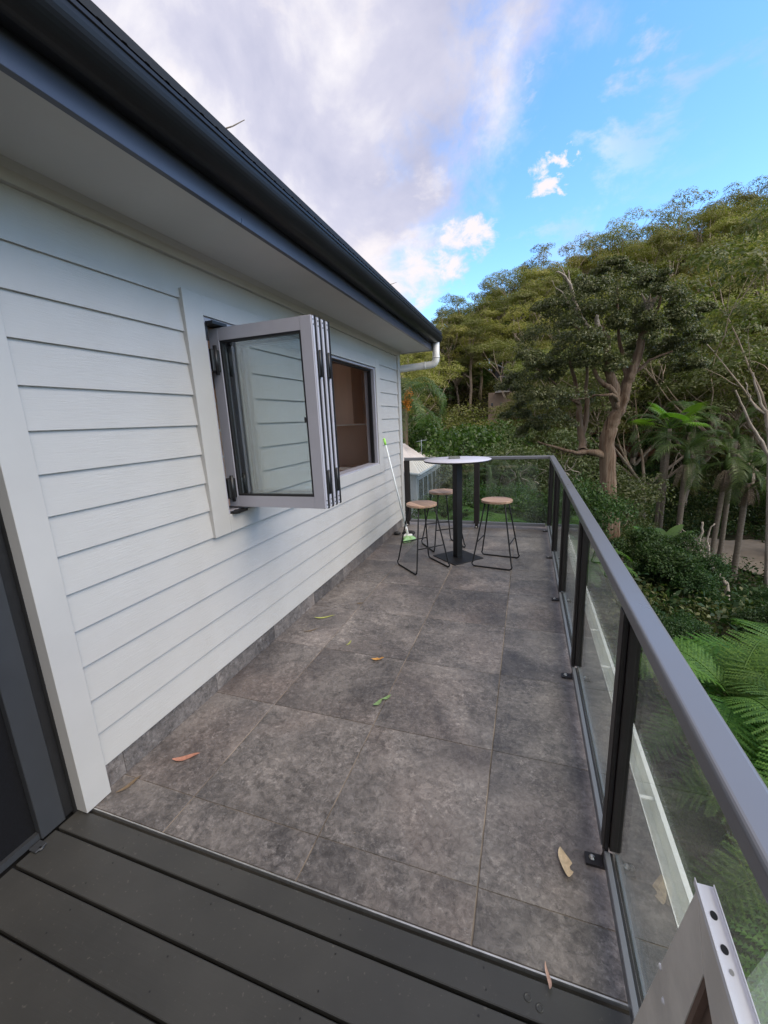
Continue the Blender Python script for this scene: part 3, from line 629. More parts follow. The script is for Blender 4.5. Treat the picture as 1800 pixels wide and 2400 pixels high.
def make_stool(label):
    t=thing('bar_stool',label,'stool',group='wooden topped stools round the bar table')
    R_=.158; z0,z1=.668,.690; w=.0527
    for k in range(6):
        a=-R_+k*w+.0004; b=-R_+(k+1)*w-.0004; pts=[]
        a=max(a,-R_+.004); b=min(b,R_-.004)
        for i in range(9):
            u_=a+(b-a)*i/8; pts.append((u_,math.sqrt(max(R_*R_-u_*u_,1e-6))))
        prof=pts+[(u_,-v_) for u_,v_ in pts[::-1]]
        n=len(prof); ins=[(u_+(.002 if i in (0,n-1) else (-.002 if i in (8,9) else 0)),v_*.975) for i,(u_,v_) in enumerate(prof)]
        mb=MB(); V_=[(v_,u_,z0) for u_,v_ in prof]+[(v_,u_,z1-.004) for u_,v_ in prof]+[(v_,u_,z1) for u_,v_ in ins]
        F_=[tuple(range(n)),tuple(range(2*n,3*n))[::-1]]+[(j*n+i,j*n+n+i,j*n+n+(i+1)%n,j*n+(i+1)%n) for j in range(2) for i in range(n)]
        mb.add(V_,F_); seat_me=mb.mesh('seat_slat',M_SEAT); link('seat_slat',seat_me,t)
    MB().lathe([(.10,.664),(.112,.6645),(.112,.6675),(.10,.668)],n=32).obj('seat_ring',M_POWDER,t)
    for s_ in (-1,1):
        def P(u,z): return (u, s_*(.200-(.200-.095)*z/.66), z)
        r=.0075; top=.100; bot=.205; pts=[P(-top,.664)]
        for q in (.25,.5,.75,.93): pts.append(P(-(top+(bot-top)*q),.664-(.664-.008)*q))
        for a in range(0,91,18):
            aa=math.radians(a); pts.append((-(bot-.028)-.028*math.cos(aa)+.0,s_*.199,.0085+.030-.030*math.sin(aa)))
        pts=pts[:-1]+[(-(bot-.03),s_*.200,.008)]
        full=pts+[(-p_[0],p_[1],p_[2]) for p_ in pts[::-1]]
        MB().tube(full,r,9).obj('leg_loop',M_POWDER,t)
    for sx in (-1,1):
        z=.255; q=1-z/.66; u_=top+(bot-top)*q; v_=.200-.105*z/.66
        MB().tube([(sx*u_,-v_,z),(sx*u_,v_,z)],.0062,9).obj('foot_rest',M_POWDER,t)
    return t
st=make_stool('wooden topped bar stool nearest the white weatherboard wall')
st.location=(-1.015,4.05,0); st.rotation_euler=(0,0,math.radians(-45))
dup(st,(-.278,4.325,0),math.radians(-9),label='wooden topped bar stool standing between the table post and the side balustrade')
dup(st,(-.945,4.80,0),math.radians(-55),label='wooden topped bar stool half hidden behind the black table post')
# cleaning mop leaning on the wall
mp=thing('mop','white pole mop with lime green cloth leaning on the weatherboard wall','mop',(-1.42,4.98,0))
mo=Vector((-1.42,4.98,0))
def mpp(mb,name,m):
    o=mb.obj(name,m,mp); o.location=-mo; return o
A=Vector((-1.455,5.02,.06)); B=Vector((-1.668,4.845,1.33)); D=(B-A).normalized()
mpp(MB().tube([A,B-D*.07],.0115,12),'handle',M_MOPPOLE)
mpp(MB().tube([B-D*.085,B-D*.05,B-D*.01,B],[.013,.015,.014,.008],12),'grip',M_GREENPL)
mpp(MB().tube([A-D*.0,A+D*.11],.016,12),'socket',M_WHITEIN)
mpp(MB().box((-1.505,4.955,.030),(-1.40,5.06,.062),b=.008),'clamp',M_WHITEIN)
def lumpy(name,m,parent,c,r,seed,n=18,zmin=0.0,amp=.4):
    rg=np.random.default_rng(seed); V_=[]; ph=rg.uniform(0,6.28,6)
    for i in range(n//2+1):
        th=math.pi*i/(n//2)
        for k in range(n):
            a=2*math.pi*k/n
            q=1+amp*(.5*math.sin(3*a+ph[0])*math.sin(th)+.35*math.sin(5*a+2*th+ph[1])*math.sin(th)+.25*math.sin(9*a+ph[2])*math.sin(th))
            V_.append((c[0]+r[0]*q*math.sin(th)*math.cos(a),c[1]+r[1]*q*math.sin(th)*math.sin(a),max(zmin,c[2]+r[2]*q*math.cos(th))))
    F_=[(i*n+k,(i+1)*n+k,(i+1)*n+(k+1)%n,i*n+(k+1)%n) for i in range(n//2) for k in range(n)]
    return MB().add(V_,F_,True).obj(name,m,parent)
M_CLOTH=vary('lime_cloth',(.33,.55,.25),.15,40,.9,bs=.6,bscale=120)
o=lumpy('cloth',M_CLOTH,mp,(-1.425,4.93,.022),(.075,.105,.040),3,24,.001,.5); o.location=-mo
bk=lumpy('black_item',M_RUBBER,None,(0,0,.025),(.060,.050,.035),8,20,.0005,.9); bk.location=(-1.50,5.20,.0); tag(bk,'crumpled black glove on the tiles just behind the mop head','item')  # unidentified small black items, lumpy shapes guessed
bk=lumpy('black_item',M_RUBBER,None,(0,0,.022),(.048,.032,.026),11,20,.0005,.15); bk.location=(-1.655,5.18,.0); tag(bk,'small rounded black glove lying against the skirting tiles','item')

# weathered white frame propped inside the balustrade
fr=thing('leaning_gate','weathered white timber frame with metal channel edge leaning inside the balustrade','frame',(.25,.56,0))
fo=Vector((.25,.56,0))
def fp(mb,name,m):
    o=mb.obj(name,m,fr); o.location=-fo; return o
x0,x1=.2475,.2655
fp(MB().extrude([(.562,.872),(.807,.0),(.670,.0),(.542,.639),(.515,.786)],0,x0,x1),'leg',M_FRAMEW)
fp(MB().extrude([(.561,.8725),(.5145,.786),(.478,.760),(.40,.728),(-.25,.612),(-.25,.7275)],0,x0+.0006,x1-.0006),'head_rail',M_FRAMEW)
fp(MB().extrude([(.540,.632),(.5135,.780),(.4775,.752),(.43,.70),(.50,.60)],0,x0+.010,x0+.013),'backing',M_TIMBERIN)
fp(MB().extrude([(.541,.636),(.5143,.784),(.5060,.778),(.532,.634)],0,x0+.001,x1-.001),'inner_edge',M_TIMBERIN)
def rl(y): return .874-.178*(.562-y)
def chan(y0,y1,xa,xb,d0,d1): 
    return [(xa,y0,rl(y0)+d0),(xb,y0,rl(y0)+d0),(xb,y1,rl(y1)+d0),(xa,y1,rl(y1)+d0),(xa,y0,rl(y0)+d1),(xb,y0,rl(y0)+d1),(xb,y1,rl(y1)+d1),(xa,y1,rl(y1)+d1)]
BF=[(0,3,2,1),(4,5,6,7),(0,1,5,4),(1,2,6,5),(2,3,7,6),(3,0,4,7)]
ch=MB(); ch.add(chan(-.25,.566,x0-.0012,x1+.0012,.0002,.0018),BF); ch.add(chan(-.25,.569,x0-.0024,x0-.0013,-.004,.0062),BF); ch.add(chan(-.25,.566,x1+.0013,x1+.0024,-.004,.0062),BF)
fp(ch,'channel',M_CHAN)
for yv,m_ in ((.531,M_BLACK),(.4965,M_BLACK),(.4755,M_BOLT)):
    r_=.0052 if m_ is M_BLACK else .0032
    V_=[(.2562+r_*math.cos(a)*.8,yv+r_*math.sin(a),rl(yv+r_*math.sin(a))+.0020) for a in np.linspace(0,2*math.pi,14,endpoint=False)]
    V2=[(v[0],v[1],v[2]+.0004) for v in V_]
    fp(MB().add(V_+V2,[tuple(range(14,28))]+[(i,(i+1)%14,14+(i+1)%14,14+i) for i in range(14)]),'bolt_hole' if m_ is M_BLACK else 'screw',m_)
for yy_,zz in ((.640,.587),(.612,.555)):
    o=fp(MB().lathe([(.0048,0),(.0046,.0015),(.003,.003),(.001,.0034)],n=12),'screw_cap',M_CHAN); o.location=Vector((x0,yy_,zz))-fo; o.rotation_euler=(0,-math.pi/2,0)

# fallen leaves
def leafmesh(name,L_,W_,m,curl=.15,notch=False,n=10):
    V_=[];F_=[]
    for i in range(n+1):
        t=i/n; w=W_*.5*math.sin(math.pi*min(1,t*.97+.02))**.75*(1-.25*t); y_=L_*(t-.5); z=L_*curl*(4*(t-.5)**2)*.5+.0012
        b=L_*.06*math.sin(t*5); wr=w*(.35 if notch and i in (3,4) else 1)
        V_+=[(-w+b,y_,z+w*.35),(b,y_,z),(wr+b,y_,z+wr*.30)]
    F_=[(3*i+k,3*i+k+1,3*i+k+4,3*i+k+3) for i in range(n) for k in (0,1)]
    me=MB().add(V_,F_,True).mesh(name,m); return me
def leafm(name,c,v=.25): return vary(name,c,v,60,.6)
LM={'tan':leafm('tan_leaf',(.55,.42,.27)),'rust':leafm('rust_leaf',(.33,.15,.10)),'orange':leafm('orange_leaf',(.42,.21,.05)),'green':leafm('green_leaf',(.15,.23,.09)),'yell':leafm('yellow_green_leaf',(.28,.30,.08)),'brown':leafm('brown_leaf',(.14,.10,.06)),'pink':leafm('pinkish_leaf',(.38,.24,.19))}
LV=[((.168,1.250),.100,.046,'tan','dry tan leaf with torn side on the tiles by the near post foot',.15,True,.20),
    ((-1.508,1.245),.125,.032,'rust','rust coloured leaf on the dark tile near the white corner board',-1.05,False,.10),
    ((-1.640,1.050),.110,.022,'brown','narrow brown leaf lying at the foot of the skirting tiles',-.35,False,.08),
    ((-.892,2.262),.085,.034,'orange','curled orange leaf on the grout line in mid terrace',1.9,True,.35),
    ((-.745,1.860),.070,.030,'green','paired green leaf lying on the long grout line, nearer half',-.55,False,.25),
    ((-.712,1.915),.060,.026,'green','paired green leaf lying on the long grout line, farther half',-.75,False,.25),
    ((-1.515,2.72),.17,.024,'yell','long yellow green leaf on the tiles beside the wall, brighter one',-1.15,False,.12),
    ((-1.520,2.50),.12,.016,'brown','thin dull leaf on the tiles beside the wall, below the bright one',-1.0,False,.10),
    ((-1.160,2.405),.075,.014,'yell','tiny yellow green leaf on the tiles left of the orange leaf',-.2,False,.12),
    ((-1.33,3.03),.06,.022,'brown','small dark leaf beside the first grout line by the wall',-1.3,False,.2),
    ((.098,.912),.060,.012,'pink','curled pinkish leaf hanging over the silver tile edge',.1,False,.45)]
for (x,y_),L_,W_,c,lab,rz,nt_,cu in LV:
    o=link('fallen_leaf',leafmesh('fallen_leaf',L_,W_,LM[c],cu,nt_),None,(x,y_,.0008),(0,0,rz)); tag(o,lab,'leaf',group='leaves fallen on the terrace')
# crumbs of bark and grit: nobody could count them
mb=MB()
for _ in range(150):
    x=random.uniform(-1.65,.44); y_=random.uniform(.95,5.6); r_=random.uniform(.002,.006); a=random.uniform(0,6.28); e_=random.uniform(.2,.6)
    c_,s_=math.cos(a),math.sin(a)
    mb.add([(x+r_*c_,y_+r_*s_,.0012),(x-r_*e_*s_,y_+r_*e_*c_,.0022),(x-r_*c_,y_-r_*s_,.0012),(x+r_*e_*s_,y_-r_*e_*c_,.0020)],[(0,1,2,3)])
tag(mb.obj('grit',leafm('grit_specks',(.20,.17,.14),.5)),'fine grit and bark specks scattered over the tiles','debris',kind='stuff')
# twigs caught on the gutter
for (x,y_,z),(dx,dy,dz),lab in (((-1.15,1.555,2.65),(.05,.11,.085),'thin twig sticking out of the gutter, nearer and longer one'),((-1.15,3.62,2.66),(.04,.13,.05),'thin twig sticking up from the far part of the gutter')):
    tag(MB().tube([(x,y_,z),(x+dx*.5,y_+dy*.5+.006,z+dz*.5),(x+dx,y_+dy,z+dz)],[.0032,.0025,.0015],6).obj('twig',M_BARKPALM),lab,'twig',group='twigs caught on the roof edge')

# ------------------------------------------------------------------ foliage tools (all numpy)
def quads_mesh(name, Q, m, smooth=False):
    """Q: (n,4,3) leaf quads"""
    n=len(Q); me=bpy.data.meshes.new(name); me.vertices.add(n*4); me.vertices.foreach_set('co',Q.reshape(-1).astype(np.float32))
    me.loops.add(n*4); me.loops.foreach_set('vertex_index',np.arange(n*4,dtype=np.int32)); me.polygons.add(n)
    me.polygons.foreach_set('loop_start',np.arange(0,n*4,4,dtype=np.int32)); me.materials.append(m); me.update(calc_edges=True); return me
def unit(v): return v/np.maximum(np.linalg.norm(v,axis=-1,keepdims=True),1e-9)
def leaves(C_, Nn, L_, W_, rg, fold=.18, jitter=.6, droop=0.0):
    """rhombic leaves at centres C_, roughly facing Nn"""
    n=len(C_); Nn=unit(Nn+rg.normal(0,jitter,(n,3))); T=rg.normal(0,1,(n,3)); T[:,2]-=droop; T=unit(T-Nn*(T*Nn).sum(1,keepdims=True)); S=np.cross(Nn,T)
    l=(L_*rg.uniform(.65,1.25,n))[:,None]; w=(W_*rg.uniform(.7,1.25,n))[:,None]
    a=C_-T*l*.5; c=C_+T*l*.5-Nn*l*fold*.6; b=C_+S*w*.5+Nn*w*fold-T*l*.06; d=C_-S*w*.5+Nn*w*fold-T*l*.06
    return np.stack([a,b,c,d],1)
def clump(c, r, n, L_, W_, rg, flat=.75, lower=-.35, fill=.35, **k):
    """leaves of a domed tuft: most on the upper shell, a share inside"""
    u_=unit(rg.normal(0,1,(int(n*1.8)+4,3))); u_=u_[u_[:,2]>lower][:n]; 
    rad=np.where(rg.random(len(u_))<fill,rg.uniform(.35,.9,len(u_)),rg.uniform(.88,1.06,len(u_)))
    # lobes break the outline
    ph=rg.uniform(0,6.28,3); lob=1+.16*np.sin(4*np.arctan2(u_[:,1],u_[:,0])+ph[0])+.12*np.sin(7*u_[:,2]+ph[1])
    P_=u_*(rad*lob)[:,None]*r; P_[:,2]*=flat
    Nn=u_.copy(); Nn[:,2]+=.45
    return leaves(P_+c,unit(Nn),L_,W_,rg,**k)
def grow(base, height, rg, spread, split=.5, limbs=4, twigs=3, r0=.25, lean=(0,0), up_=.75, levels=2, layered=False):
    """trunk and limbs as tubes; returns MB and the tip points"""
    mb=MB(); tips=[]; b=Vector(base); top=b+Vector((lean[0],lean[1],height*split)); 
    n=8 if layered else 5; pts=[]; wob=Vector((0,0,0))
    for i in range(n+1):
        t=i/n; wob+=Vector((rg.normal(0,1),rg.normal(0,1),0))*height*.006; pts.append(b.lerp(top,t)+wob*(1 if t>0 else 0))
    mb.tube(pts,[r0*(1.25 if i==0 else 1)*(1-.38*i/n) for i in range(n+1)],8)
    a0=rg.uniform(0,6.28)
    def limb(p,d,L_,r,lev):
        q=[p]; dd=d.copy(); 
        for i in range(4):
            dd=(dd+Vector((rg.normal(0,.16),rg.normal(0,.16),rg.normal(.06,.12)))).normalized(); q.append(q[-1]+dd*L_/4)
        mb.tube(q,[r*(1-.16*i) for i in range(5)],6 if lev<2 else 4)
        if lev>=levels: tips.append(q[-1]); return
        k=twigs+(1 if rg.random()<.4 else 0); a=rg.uniform(0,6.28)
        for j in range(k):
            aa=a+6.283*j/k; side=Vector((math.cos(aa),math.sin(aa),0)); nd=(dd*.75+side*rg.uniform(.45,.85)+Vector((0,0,up_*.35))).normalized()
            limb(q[-1] if j else q[-1],nd,L_*rg.uniform(.5,.72),r*.42,lev+1)
        # a side shoot from mid-limb
        aa=rg.uniform(0,6.28); limb(q[2],(dd*.5+Vector((math.cos(aa),math.sin(aa),.3))).normalized(),L_*.5,r*.35,max(lev+1,levels))
    for j in range(limbs):
        aa=a0+6.283*j/limbs+rg.uniform(-.3,.3); tilt=rg.uniform(.35,1.0)*spread
        d=Vector((math.cos(aa)*tilt,math.sin(aa)*tilt,up_+rg.uniform(0,.35))).normalized()
        if layered:
            f=j/(limbs-1); st_=pts[2+int(round(f*(n-2)))]; d=Vector((d.x*(1.35-.55*f),d.y*(1.35-.55*f),.30+.55*f)).normalized(); limb(st_,d,height*(.165-.015*f)*rg.uniform(.75,1.25),r0*(.42-.15*f),1)
            continue
        st_=pts[-1] if j<limbs-1 else pts[-2]
        limb(st_,d,height*(1-split)*rg.uniform(.5,.72),r0*.5,1)
    return mb,tips
def tree_proto(seed,height,spread,m_leaf,m_bark,tuft=1.15,nleaf=190,L_=.30,W_=.13,split=.5,limbs=5,twigs=3,r0=.24,flat=.62,levels=2,lean=(0,0),extra=1.0,layered=False):
    rg=np.random.default_rng(seed)
    mb,tips=grow((0,0,-.5),height,rg,spread,split,limbs,twigs,r0,lean,levels=levels,layered=layered)
    Q=[]
    for t in tips:
        r=tuft*rg.uniform(.65,1.3); Q.append(clump(np.array(t),r,int(nleaf*r*r/tuft/tuft),L_,W_,rg,flat=flat,lower=-.02,fill=.10,droop=.4,jitter=.30))
    Q=np.concatenate(Q)
    return mb.mesh('trunk',m_bark),quads_mesh('crown',Q,m_leaf)
def plant_tree(name,label,cat,tm,cm,loc,rz,sc,group=None):
    t=thing(name,label,cat,loc,(0,0,rz),group); t.scale=sc if isinstance(sc,tuple) else (sc,)*3
    link('trunk',tm,t); link('crown',cm,t); return t

# ------------------------------------------------------------------ the gum forest on the hillside
gum=[tree_proto(20+i,[17,18,16,17,19,16][i],[1.0,.9,1.1,.9,.95,1.05][i],[M_GUM,M_GUM2,M_GUM3][i%3],M_BARKGUM,tuft=[1.25,1.15,1.35,1.3,1.2,1.35][i],nleaf=400,L_=.19,W_=.11,split=[.74,.78,.72,.40,.76,.36][i],limbs=[11,12,11,7,12,7][i],twigs=[3,3,3,4,3,4][i],levels=2,flat=.66,r0=.30,layered=i not in (3,5)) for i in range(6)]
und=[tree_proto(40+i,[5.5,6.5,5,7][i],[.9,.8,1.0,.8][i],[M_WATTLE,M_DBUSH,M_BUSH,M_GUM2][i],M_BARKGUM,tuft=[.95,.9,1.0,1.0][i],nleaf=260,L_=.20,W_=.11,split=.22,limbs=6,r0=.12,flat=.85) for i in range(4)]
rg=np.random.default_rng(5)
def clear(x,y,r): return all((x-a)**2+(y-b)**2>(r+c)**2 for a,b,c in KEEP)
KEEP=[(-4.9,55,5),(9.5,58,5)]
LG='tall gum tree among the massed forest covering the hillside'
LR='gum tree with open flat crown along the top of the ridge'
LU='rounded dark shrub beneath the gum trees on the lower hillside'
def near_house_view(x,y): return abs(math.degrees(math.atan2(x,y))+4.6)<2.6 and y<54
pts=[]
for r in np.arange(34,128,5.2):
    na=int(math.radians(66)*r/5.3)
    for k in range(na):
        az=math.radians(-33+66*(k+.5+rg.uniform(-.35,.35))/na); rr=r+rg.uniform(-2.2,2.2); pts.append((rr*math.sin(az),rr*math.cos(az),rr))
for x,y_,rr in pts:
    s_=x*.30+y_*.954
    if s_<36 or s_>124 or (s_>92 and math.degrees(math.atan2(x,y_))<-12.5): continue
    if not clear(x,y_,3) or near_house_view(x,y_): continue
    if rr>70 and math.degrees(math.atan2(x,y_))<-21: continue
    k=int(rg.integers(0,6)); sc=rg.uniform(.74,1.0)
    if math.degrees(math.atan2(x,y_))<-10: sc*=.82
    ridge=s_>98
    az_=math.degrees(math.atan2(x,y_)); reg='left part' if az_<-3 else ('middle part' if az_<13 else 'right part'); hgt='lower' if s_<62 else ('middle' if s_<82 else 'upper')
    LG='tall gum tree among the massed forest, '+reg+' of the '+hgt+' hillside'
    LR='gum tree with open flat crown along the '+reg+' of the ridge'
    plant_tree('gum_tree',LR if ridge else LG,'tree',*gum[k],(x,y_,gz(x,y_)-.3),rg.uniform(0,6.28),(sc*(1.08 if ridge else 1.0),sc*(1.08 if ridge else 1.0),sc*rg.uniform(.9,1.1)),'gum trees on the ridge' if ridge else 'gum trees massed on the hillside')
pts=[]
for r in np.arange(25,112,4.6):
    na=int(math.radians(58)*r/(4.8 if r<60 else 7.5))
    for k in range(na):
        az=math.radians(-28+58*(k+.5+rg.uniform(-.35,.35))/na); rr=r+rg.uniform(-1.8,1.8); pts.append((rr*math.sin(az),rr*math.cos(az),rr))
for x,y_,rr in pts:
    if not clear(x,y_,2.5): continue
    a_=math.degrees(math.atan2(x,y_))
    if near_house_view(x,y_) and rr>30: sc=.55
    else: sc=rg.uniform(.6,1.05)
    if a_>6 and rr<36: sc*=.42
    if rr>62: sc*=1.35
    LU='rounded dark shrub beneath the gum trees, '+('left' if a_<-3 else ('middle' if a_<12 else 'right'))+(' and near' if rr<42 else (' and far' if rr<66 else ' and highest'))+' on the lower hillside'
    plant_tree('shrub',LU,'shrub',*und[int(rg.integers(0,4))],(x,y_,gz(x,y_)-.3),rg.uniform(0,6.28),(sc,sc,sc*rg.uniform(.85,1.15)),'shrubs on the lower hillside')

# ------------------------------------------------------------------ undergrowth covering the ground (nobody could count it)
def scatter(name,label,n,rmin,rmax,az0,az1,L_,W_,m,seed,cr=(.4,.9),per=14,zoff=.1,cond=None):
    rg=np.random.default_rng(seed); Q=[]
    rr=np.sqrt(rg.uniform(rmin**2,rmax**2,n)); az=np.radians(rg.uniform(az0,az1,n)); x=rr*np.sin(az); y_=rr*np.cos(az); z=ground(x,y_)
    for i in range(n):
        if cond is not None and not cond(x[i],y_[i]): continue
        r=rg.uniform(*cr); Q.append(clump(np.array((x[i],y_[i],z[i]+zoff+r*.25)),r,per,L_,W_,rg,flat=.8,lower=-.3))
    o=link(name,quads_mesh(name,np.concatenate(Q),m)); return tag(o,label,'undergrowth',kind='stuff')
off_deck=lambda x,y: (x>1.0 or y>7.2) and not (-8<x<-2.9 and 12<y<21) and not ((x-9.6)**2+(y-22)**2<6.5)
scatter('leafy_undergrowth','low leafy undergrowth covering the ground close around the terrace',1500,1.5,16,-34,95,.11,.055,M_WATTLE,61,(.25,.6),46,.05,off_deck)
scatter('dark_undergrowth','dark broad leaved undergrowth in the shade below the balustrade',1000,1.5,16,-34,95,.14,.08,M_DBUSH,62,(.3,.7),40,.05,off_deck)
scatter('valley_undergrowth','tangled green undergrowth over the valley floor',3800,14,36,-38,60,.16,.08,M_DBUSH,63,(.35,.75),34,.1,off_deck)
scatter('valley_scrub','olive scrub over the valley floor and foot of the hill',3400,16,48,-38,50,.20,.09,M_WATTLE,64,(.4,.9),28,.1,lambda x,y: off_deck(x,y) and not (x>3.5 and y<25))
scatter('hillside_scrub','massed scrub beneath the trees over the hillside',7000,40,135,-36,44,.42,.22,M_GUM2,65,(.9,2.0),16,.3,lambda x,y: (x-9.2)**2+(y-42)**2>20 and (x+3.8)**2+(y-56)**2>14)

# bare clay patch seen between the palm trunks
a=np.linspace(0,2*math.pi,40,endpoint=False); rr=2.4+.35*np.sin(3*a)+.2*np.sin(7*a)
V_=[(9.6+r_*math.cos(t)*1.3,22+r_*math.sin(t),gz(9.6+r_*math.cos(t)*1.3,22+r_*math.sin(t))+.12) for r_,t in zip(rr,a)]+[(9.6,22,gz(9.6,22)+.35)]
o=MB().add(V_,[(i,(i+1)%40,40) for i in range(40)],True).obj('clay_path',vary('pale_clay',(.24,.205,.165),.2,2,.9,bs=.4,bscale=8)); tag(o,kind='structure')

# ------------------------------------------------------------------ the big broken tree beyond the terrace corner
bt=thing('broken_paperbark_tree','big reddish trunked tree with snapped bleached top standing just beyond the terrace corner','tree',(2.1,11,gz(2.1,11)))
bto=Vector(bt.location)
def btp(mb,name,m):
    o=mb.obj(name,m,bt); o.location=-bto; return o
def wob(pts,sub=3,amp=.03,seed=1):
    rg=np.random.default_rng(seed); out=[]
    for i in range(len(pts)-1):
        p0=Vector(pts[max(i-1,0)]);p1=Vector(pts[i]);p2=Vector(pts[i+1]);p3=Vector(pts[min(i+2,len(pts)-1)])
        for k in range(sub):
            t=k/sub; out.append(.5*((2*p1)+(p2-p0)*t+(2*p0-5*p1+4*p2-p3)*t*t+(3*p1-p0-3*p2+p3)*t**3)+Vector(rg.normal(0,amp,3)))
    return out+[Vector(pts[-1])]
def rough_trunk(pts,rads,seed,n=22,sub=4,amp=.17):
    """a trunk whose bark stands in ridges and flakes"""
    rg=np.random.default_rng(seed); P_=wob(pts,sub,.012,seed); m=len(P_); R_=np.interp(np.linspace(0,1,m),np.linspace(0,1,len(rads)),rads)
    mb=MB(); V_=[]; ph=rg.uniform(0,6.28,8)
    for i,p in enumerate(P_):
        t=(P_[min(i+1,m-1)]-P_[max(i-1,0)]).normalized(); u_=Vector((1,0,0)); u_=(u_-t*u_.dot(t)).normalized(); w=t.cross(u_)
        for k in range(n):
            a=6.283*k/n; q=1+amp*(.5*math.sin(3*a+ph[0]+i*.15)+.35*math.sin(5*a+ph[1]-i*.22)+.3*math.sin(8*a+ph[2]+i*.3))+rg.normal(0,.05)
            V_.append(p+(u_*math.cos(a)+w*math.sin(a))*R_[i]*q)
    F_=[(i*n+k,i*n+(k+1)%n,(i+1)*n+(k+1)%n,(i+1)*n+k) for i in range(m-1) for k in range(n)]
    mb.add(V_,F_,True); return mb
main=[(2.25,11.1,-3.6),(2.12,11.0,-2.7),(2.059,11,-1.867),(1.956,11,-.889),(1.864,11,-.047),(1.81,11,.936),(1.884,11,1.28),(2.009,11,1.537),(2.08,11,1.868),(2.129,11,2.144),(2.22,11,2.462),(2.29,11,2.726),(2.329,11,3.084),(2.40,11,3.408),(2.412,11,3.70)]
btp(rough_trunk(main,[q*.74 for q in (.40,.34,.30,.27,.22,.20,.185,.17,.155,.14,.13,.12,.10,.085,.08)],3),'trunk',M_BARKMAIN)
limbs=[([(1.944,11,1.618),(1.845,10.9,1.955),(1.738,10.8,2.258),(1.651,10.7,2.625),(1.548,10.5,3.037),(1.405,10.4,3.291)],.12,.06),
 ([(1.93,10.9,1.62),(1.786,10.7,1.974),(1.565,10.7,2.164),(1.413,10.7,2.374),(1.3,10.7,2.705)],.07,.03),
 ([(1.9,10.8,1.75),(1.759,10.5,1.867),(1.416,10.5,1.864),(1.184,10.5,1.828),(.948,10.5,1.779)],.045,.015),
 ([(2.1,11.05,2.0),(2.16,11.2,2.258),(2.336,11.2,2.397),(2.465,11.2,2.512),(2.614,11.2,2.623),(3.0,11.2,2.75)],.06,.02),
 ([(1.843,11,.414),(1.592,10.9,.559),(1.333,10.9,.584),(1.119,10.8,.577),(.73,10.7,.714),(.244,10.6,.885)],.10,.014),
 ([(1.30,10.9,.584),(1.284,11.2,.711),(1.237,11.3,1.108),(1.193,11.3,1.444),(1.166,11.3,1.72),(1.044,11.3,2.35),(.922,11.3,2.758)],.10,.03),
 ([(1.26,11.3,.85),(1.363,11.4,1.38),(1.365,11.4,1.793),(1.324,11.4,2.068),(1.30,11.3,2.6)],.07,.03),
 ([(2.33,11,3.0),(2.5,11.1,3.3),(2.6,11.0,3.7),(2.65,11,4.1)],.05,.015),([(2.1,11,2.2),(2.0,11.2,2.8),(1.9,11.3,3.4),(1.8,11.2,4.3)],.06,.015),
 ([(1.2,11.3,1.7),(.8,11.0,2.0),(.4,10.8,2.4),(.1,10.6,2.6)],.04,.012),([(1.5,10.6,2.9),(1.1,10.8,3.3),(.8,11,3.6)],.035,.012)]
for i,(p_,r0,r1) in enumerate(limbs):
    btp(rough_trunk(p_,[r0,r1],30+i,12,3,.12),'limb',M_BARKMAIN)
dead=[([(1.45,10.45,3.15),(1.288,10.5,3.252),(1.036,10.4,3.494),(.885,10.3,3.811),(.797,10.2,4.045),(.68,10.1,4.233),(.58,10,4.328),(.469,10,4.366)],.055,.012),
 ([(.797,10.2,4.045),(.756,10.2,4.206),(.716,10.2,4.431)],.022,.008),([(.687,10.2,4.24),(.623,10.2,4.423),(.493,10.2,4.596)],.018,.006),
 ([(.76,10.3,3.80),(.736,10.3,3.864),(.614,10.3,4.05),(.496,10.3,4.134),(.409,10.3,4.305)],.014,.006),([(1.405,10.4,3.20),(1.33,10.35,3.40),(1.30,10.3,3.50)],.07,.03)]
for i,(p_,r0,r1) in enumerate(dead):
    btp(MB().tube(wob(p_,3,.008,i),list(np.linspace(r0,r1,(len(p_)-1)*3+1)),8),'dead_branch',M_BARKDEAD)
sp=MB()
for dx,dz,r_ in ((-.17,.32,.035),(-.09,.22,.03),(.0,.30,.04),(.07,.20,.03),(.18,.27,.035),(-.03,.15,.06),(.12,.12,.04)):
    sp.tube([(2.412,10.98,3.62),(2.412+dx*.5,10.97,3.66+dz*.5),(2.412+dx,10.96,3.66+dz)],[r_*1.6,r_,.004],5,False)
btp(sp,'splintered_top',M_BARKDEAD)
